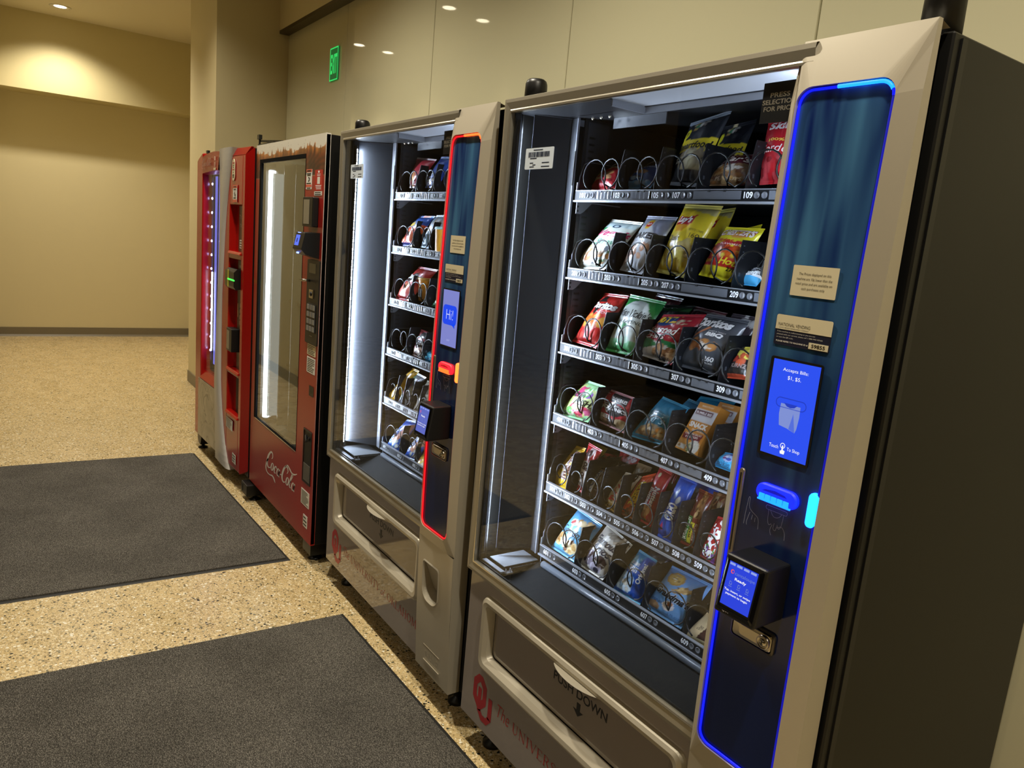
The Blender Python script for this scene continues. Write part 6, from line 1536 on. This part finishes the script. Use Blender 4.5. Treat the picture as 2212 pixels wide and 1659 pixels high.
P1('506b', 'cookie_pack', 'dark red cookie pack behind the red cookie pack', [('f', '8f1c28'), ('r', .3, .5, .5, .8, '8a8090')], T=.01)
oreo = [('f', '1f5cd0'), ('e', .52, .42, .46, .14, '123a9a'), ('e', .52, .42, .40, .115, '1c50bc'), ('s', .45, .68, .4, .1, 5, .03, .12, ['dfeaf6', '8ab8ec'], 3), ('p', [(.22, .14), (.44, .12), (.34, .24)], 'c83a6a'), ('s', .3, .32, .3, .06, 4, .04, .1, ['cfe2f4', '6aa0e0'], 7)]
P1('507', 'cookie_pack', 'bright blue cookie pack leaning forward in the seventh slot of the fifth shelf', oreo, [('OREO', .28, .78, .30, .56, 'f0f4fa', dict(rot=1, bold=.06, out='0e2a78'))], T=.016)
P1('507b', 'cookie_pack', 'blue cookie pack behind the bright blue cookie pack', [('f', '1c4cb4'), ('s', .6, .8, .4, .1, 4, .05, .12, ['3a70d8', '14389a'], 3)], T=.011)
nat = [('f', '6a1f1c'), ('r', .0, .45, .05, .5, '2f7a34'), ('r', .42, .68, .05, .42, 'd8cc3a'), ('p', [(.45, .97), (.75, .97), (.95, .45), (.55, .5)], '8a5c38'), ('s', .55, .72, .14, .25, 26, .05, .10, ['a8703c', 'c89458', '6a4222', 'd8b07c'], 4), ('r', .68, 1, .05, .5, '7a2a20'), ('r', .88, 1.0, .5, .95, '7a2018')]
P1('508', 'granola_bar', 'green and brown wafer bar in the eighth slot of the fifth shelf', nat, [('NATURE VALLEY', .06, .38, .07, .49, 'f0ecd8', dict(rot=1, bold=.03)), ('WAFER', .46, .64, .14, .40, '2a2a14', dict(rot=1, bold=.03)), ('PEANUT BUTTER', .74, .86, .12, .42, 'e0c8b0', dict(rot=1))], T=.012)
P1('508b', 'granola_bar', 'brown wafer bar standing behind the green and brown wafer bar', [('f', '7a4a30'), ('s', .5, .7, .45, .25, 16, .06, .16, ['b8845c', '5c2a1c', 'd8b890', 'a02a2c'], 4)], T=.01)
P1('509', 'candy_pack', 'red fruit candy pack with big white letters by the column on the fifth shelf', [('f', 'a81f2a'), ('b', .0, .26, '7a2a2c'), ('s', .45, .15, .45, .13, 14, .07, .13, ['3f9a3a', 'd8b82a', '7a3a9a', 'd8402a', '2f6ac0'], 4)],
   [('Skittles', .2, .82, .06, 1.15, 'f2eeee', dict(rot=1, bold=.06))], T=.014)
# bottom shelf
grandma = [('f', '6cb4dc'), ('g', .5, .96, '7cc0e4', '4f9ad0'), ('s', .7, .80, .26, .09, 8, .05, .14, ['d8b078', 'e8cfa0', 'b98a50'], 3), ('e', .3, .74, .15, .075, 'e8e4e0'), ('s', .3, .74, .1, .04, 4, .03, .06, ['c83a3a', 'd8b0a0'], 5), ('e', .19, .3, .2, .15, 'e3bf86'), ('s', .19, .3, .15, .1, 6, .04, .08, COOK, 4), ('e', .66, .24, .24, .15, 'efd9a8'), ('s', .66, .24, .2, .12, 12, .03, .08, ['d8ac68', 'e8c890', '8a5a34'], 5)]
P1('601', 'cookie_bag', 'light blue cookie bag in the first slot of the bottom shelf, nearest machine', grandma, [("Grandma's", .06, 1.02, .47, .63, '2c2420', dict(shear=.2))], T=.018)
amos = [('f', 'e2dcd2'), ('p', [(.45, .97), (1, .97), (1, .62), (.72, .78)], '6a5a4c'), ('s', .76, .86, .24, .1, 12, .05, .10, ['4a382c', '8a7058', 'c8b49a', '2c201a'], 4), ('e', .28, .28, .22, .17, '8a8092'), ('s', .28, .28, .17, .12, 5, .05, .12, ['6a5a6a', 'b8b0c0', '4a3c44'], 3), ('e', .66, .30, .22, .15, '4a342c'), ('e', .62, .16, .2, .11, 'b8b0c4'), ('e', .66, .12, .1, .06, '2a2838'), ('s', .5, .9, .4, .03, 5, .06, .12, ['efeae2', 'b8b0a4'], 6)]
P1('603', 'cookie_bag', 'white chocolate chip cookie bag in the second slot of the bottom shelf', amos, [('Famous', .06, .86, .63, .79, '23283c', dict(shear=.3, bold=.03)), ('Amos', .10, .84, .46, .62, '23283c', dict(shear=.3, bold=.03)), ('bite size', .5, .86, .27, .31, 'e6dcd2')], T=.019)
P1('603b', 'cookie_bag', 'grey cookie bag edge behind the white cookie bag', [('f', '55504c'), ('s', .6, .8, .4, .1, 8, .05, .12, ['8a8078', '3a322c', '6a6058'], 4)], T=.012)
rice = [('f', '1f62c4'), ('p', [(.0, .97), (.55, .97), (.45, .6), (.0, .62)], '2a8fc8'), ('p', [(0, .5), (.45, .52), (.8, .34), (.55, .12), (.1, .12), (0, .2)], 'c2d8ec'), ('s', .4, .3, .3, .14, 8, .06, .16, ['e8f0f8', '9ac0e4', 'd8d8d0'], 4), ('s', .3, .8, .3, .08, 5, .05, .14, ['8ad0ec', 'd8f0fa'], 5), ('r', .62, 1, .1, .9, '1a50b8')]
P1('605', 'rice_treat_pack', 'metallic blue rice treat pack in the middle slot of the bottom shelf', rice, [('RICE KRISPIES', .16, .56, .70, .77, 'e0ecf6', dict(bold=.03)), ('TREATS', .16, .60, .56, .68, 'e6f0f8', dict(bold=.05)), ('Original', .68, .88, .38, .82, 'f0f4fa', dict(rot=1, bold=.04, out='12388c'))], T=.018, seal='6ab8e0')
P1('605b', 'rice_treat_pack', 'dark blue pack with bright seal behind the metallic blue pack', [('f', '16306a'), ('e', .5, .8, .2, .1, '8a94b4'), ('b', .0, .5, '0f2450')], T=.012, seal='5a9fd0')
mini = [('f', '6a9fd8'), ('g', .5, .96, '74a8dc', '5a8fcc'), ('e', .33, .80, .21, .13, 'b08c4a'), ('e', .33, .80, .17, .105, 'c8a660'), ('s', .33, .80, .11, .06, 7, .02, .04, ['8a6a34', '9a7840', 'efe6d0'], 4), ('p', [(.4, .60), (.86, .78), (.94, .72), (.5, .54)], 'a88858'), ('s', .68, .68, .2, .05, 12, .02, .05, ['d8bc88', '7a5c34'], 5), ('e', .2, .16, .17, .09, '9a7c60'), ('e', .55, .28, .14, .1, 'e6e2e4'), ('e', .57, .32, .07, .045, 'b8703a'), ('b', .0, .1, '7ab0e4')]
P1('607', 'cookie_bag', 'mid blue mini cookie bag with round cookie picture, fourth slot of bottom shelf', mini, [("Grandma's", .06, .95, .40, .545, '1f2028', dict(shear=.25, bold=.04, out='c8d8ea', sl=-.06)), ('BAKED FRESH', .1, .4, .86, .885, '3a5a8a'), ('MINIS', .1, .4, .25, .3, '3c5a84'), ('3.75 OZ', .6, .9, .12, .16, '3a5a8a')], T=.02)
P1('607b', 'cookie_bag', 'blue cookie bag top behind the mid blue mini cookie bag', [('f', '5a8cc8'), ('s', .7, .82, .25, .1, 6, .06, .14, ['c8a878', 'e8e4e0', '8a6a4a'], 3)], T=.012)
P1('609', 'cookie_bag', 'tan and brown cookie pack lying by the column on the bottom shelf', [('f', 'd8c098'), ('p', [(.42, .1), (1, .1), (1, .8), (.6, .7)], '4a3028'), ('b', .0, .16, 'e3cf9c'), ('e', .75, .55, .14, .2, 'cfc4b4')], [('C', .68, .8, .48, .62, '3a2418', dict(bold=.05)), ('Fiber', .28, .48, .42, .56, '4a3828', dict(rot=1))], T=.018)

# second machine
P2_('m101', 'chip_bag', 'red bag with white crimped top on the top shelf, second machine', [('f', 'b83440'), ('p', [(0, .05), (.6, .05), (.5, .4), (.2, .6)], 'd9a05c'), ('s', .2, .25, .2, .15, 6, .08, .16, ['c83040', 'e0b070'], 3), ('b', .88, .96, 'c8485a')], T=.016, seal='d8c0c4')
P2_('m103', 'chip_bag', 'blue bag next to the red bag on the top shelf, second machine', [('f', '2450b0'), ('s', .3, .25, .3, .2, 12, .05, .12, ['c8a890', 'e0dcd6', '6a4a3a'], 4), ('e', .6, .9, .2, .06, '8ab4f0')], T=.018)
P2_('m201', 'chip_bag', 'orange and blue crumpled bag on the second shelf, second machine', [('f', 'd8552a'), ('b', .62, .97, '2c5cb8', .06, 7), ('p', [(.0, .5), (.5, .62), (.3, .78), (0, .7)], 'e0c050'), ('s', .4, .3, .35, .2, 8, .1, .2, ['d84a3c', 'e87a4a', 'b83428'], 4), ('b', .0, .09, '3a4aa0')], T=.02, crumple=1.8)
P2_('m203', 'chip_bag', 'pale blue and white bag on the second shelf, second machine', [('f', 'a8c4dc'), ('s', .5, .6, .45, .3, 12, .08, .2, ['dce6ee', '7aa0c8', 'c8b8a0', 'f0f2f4'], 4), ('b', .0, .3, '9ab8d0')], T=.018, crumple=1.6)
P2_('m301', 'tortilla_chip_bag', 'shiny red tortilla chip bag on the third shelf, second machine', [('f', 'b83430'), ('p', [(.1, .6), (.5, .82), (.7, .6), (.3, .5)], '232021'), ('s', .5, .28, .4, .12, 6, .1, .2, ['e08a5a', 'd8604a'], 4), ('p', [(.5, .97), (.6, .97), (.85, .7), (.75, .66)], 'd8787a')], [('Doritos', .05, .85, .6, .74, 'e8eee6', dict(bold=.05, shear=.2, out='1a2a22'))], T=.022, crumple=1.5)
P2_('m305', 'snack_bag', 'small green and white pack by the column on the third shelf, second machine', [('f', '4a9a6a'), ('s', .4, .6, .4, .3, 6, .1, .2, ['d8e0dc', '2f7a50'], 3)], T=.014)
P2_('m403', 'jerky_bag', 'red and black jerky pouch on the fourth shelf, second machine', [('f', '9a2c34'), ('r', .35, .85, .7, .95, '2a2629'), ('p', [(.15, .6), (.85, .6), (.8, .35), (.3, .32)], '2c2526'), ('b', .0, .26, '6a4a3c'), ('s', .5, .2, .4, .14, 8, .06, .14, ['c8bcb0', '3c2a22', '8a6a5a'], 3)], [("JACK LINK'S", .15, .9, .42, .54, 'ded8d4', dict(bold=.04))], T=.016)
P2_('m405', 'snack_bag', 'blue pack lying by the column on the fourth shelf, second machine', [('f', '3a9fd0'), ('s', .5, .5, .4, .3, 8, .06, .14, ['1f5a9a', '8ad0ea'], 3)], T=.014)
P2_('m405b', 'snack_bag', 'yellow and red pack at the back of the fourth shelf, second machine', [('f', 'c8b040'), ('s', .4, .85, .3, .1, 5, .08, .14, ['b83a3a', 'e8d880'], 3)], T=.012)
P2_('m501', 'candy_pack', 'yellow candy pack in the first slot of the fifth shelf, second machine', [('f', 'd8a828'), ('s', .5, .85, .45, .1, 7, .07, .15, ['8a6a20', 'e8cc5a', 'b88a1c'], 3), ('s', .55, .5, .2, .2, 4, .06, .14, ['4a3418', 'e8e0c8'], 5)], T=.014)
P2_('m502', 'candy_pack', 'silver and green wrapped candy in the second slot of the fifth shelf, second machine', [('f', '9aa0a8'), ('s', .5, .5, .5, .45, 22, .06, .16, ['e0e6e8', '4a8a6a', 'c0506a', '3a4a6a', 'd8d8c8', '5a5a60'], 4)], T=.013, crumple=1.8)
P2_('m503', 'candy_bar', 'white and gold candy bar in the third slot of the fifth shelf, second machine', [('f', 'd8d4c4'), ('s', .5, .6, .45, .35, 16, .06, .16, ['f0ece0', 'b89a5c', '8a8a84', '3c3a34'], 4)], T=.013, crumple=1.5)
P2_('m504', 'candy_bar', 'pale green and white candy pack by the column on the fifth shelf, second machine', [('f', 'c8d4c0'), ('s', .5, .5, .45, .4, 12, .07, .16, ['f0f2ea', '7aa86a', 'b8506a'], 4)], T=.012)
dip = [('f', '1f5cc8'), ('p', [(.45, .2), (1, .55), (1, .9), (.6, .8)], 'd8a090'), ('e', .55, .35, .2, .12, 'c88a6a'), ('s', .7, .2, .2, .1, 4, .06, .12, ['e8f0e8', '9ad0b8'], 3)]
P2_('m601', 'cookie_pack', 'blue wafer cookie pack in the first slot of the bottom shelf, second machine', dip, [('COOKIE', .16, .4, .2, .8, 'e0e8f4', dict(rot=1, bold=.03))], T=.018)
P2_('m602', 'cookie_pack', 'blue wafer cookie pack in the second slot of the bottom shelf, second machine', dip, [('COOKIE', .16, .4, .2, .8, 'e0e8f4', dict(rot=1, bold=.03))], T=.018)
P2_('m603', 'cookie_pack', 'yellow and white cookie pack by the column on the bottom shelf, second machine', [('f', 'e0c84a'), ('s', .5, .5, .4, .3, 10, .06, .16, ['f6f0d8', 'b8783a', 'd89a3a'], 3), ('b', .0, .2, 'efe6c0')], T=.016)
def tub(key, label, r, h, c, lidc, bars):
    q = np.array(Q[key]).reshape(4, 3) + np.array([second.location[0], second.location[1], 0]); org = (q[0] + q[1]) / 2
    t = empty('snack_tub', (org[0], org[1] + r * .6, org[2] - .004), label, 'snack', G2)
    MB().lathe((0, 0, 0), [(.0001, 0), (r * .88, 0), (r * .92, .003), (r, h * .9), (r, h), (.0001, h)], 'z', 32).build('body', ink(c, .3), t)
    MB().lathe((0, 0, h * .93), [(r * 1.01, 0), (r * 1.05, .002), (r * 1.05, h * .09), (r * .9, h * .12), (.0001, h * .12)], 'z', 32).build('lid', mat('tub_lid_' + lidc, lidc, .3), t)
    if bars:
        m = MB()
        def on(a, z): return (r * .985 * math.sin(a), -r * .985 * math.cos(a), z)
        for i in range(6):
            a0, a1 = -.25 + i * .1, -.15 + i * .1; m.face([on(a0, h * .2), on(a1, h * .2), on(a1, h * .55), on(a0, h * .55)])
        lab = m.build('white_label', M_WPAPER, t); m = MB()
        for i in range(9): a = -.2 + i * .055; m.face([tuple(1.006 * x if k < 2 else x for k, x in enumerate(on(b, z))) for b, z in ((a, h * .25), (a + .025, h * .25), (a + .025, h * .5), (a, h * .5))])
        m.build('barcode', DK, lab)
    return t
tub('m303', 'orange snack tub with white barcode label on the third shelf, second machine', .046, .082, 'd08a2c', 'd8a04a', True)
tub('m205', 'orange and teal snack tub by the column on the second shelf, second machine', .044, .08, 'd89a34', '9fc4c0', False)
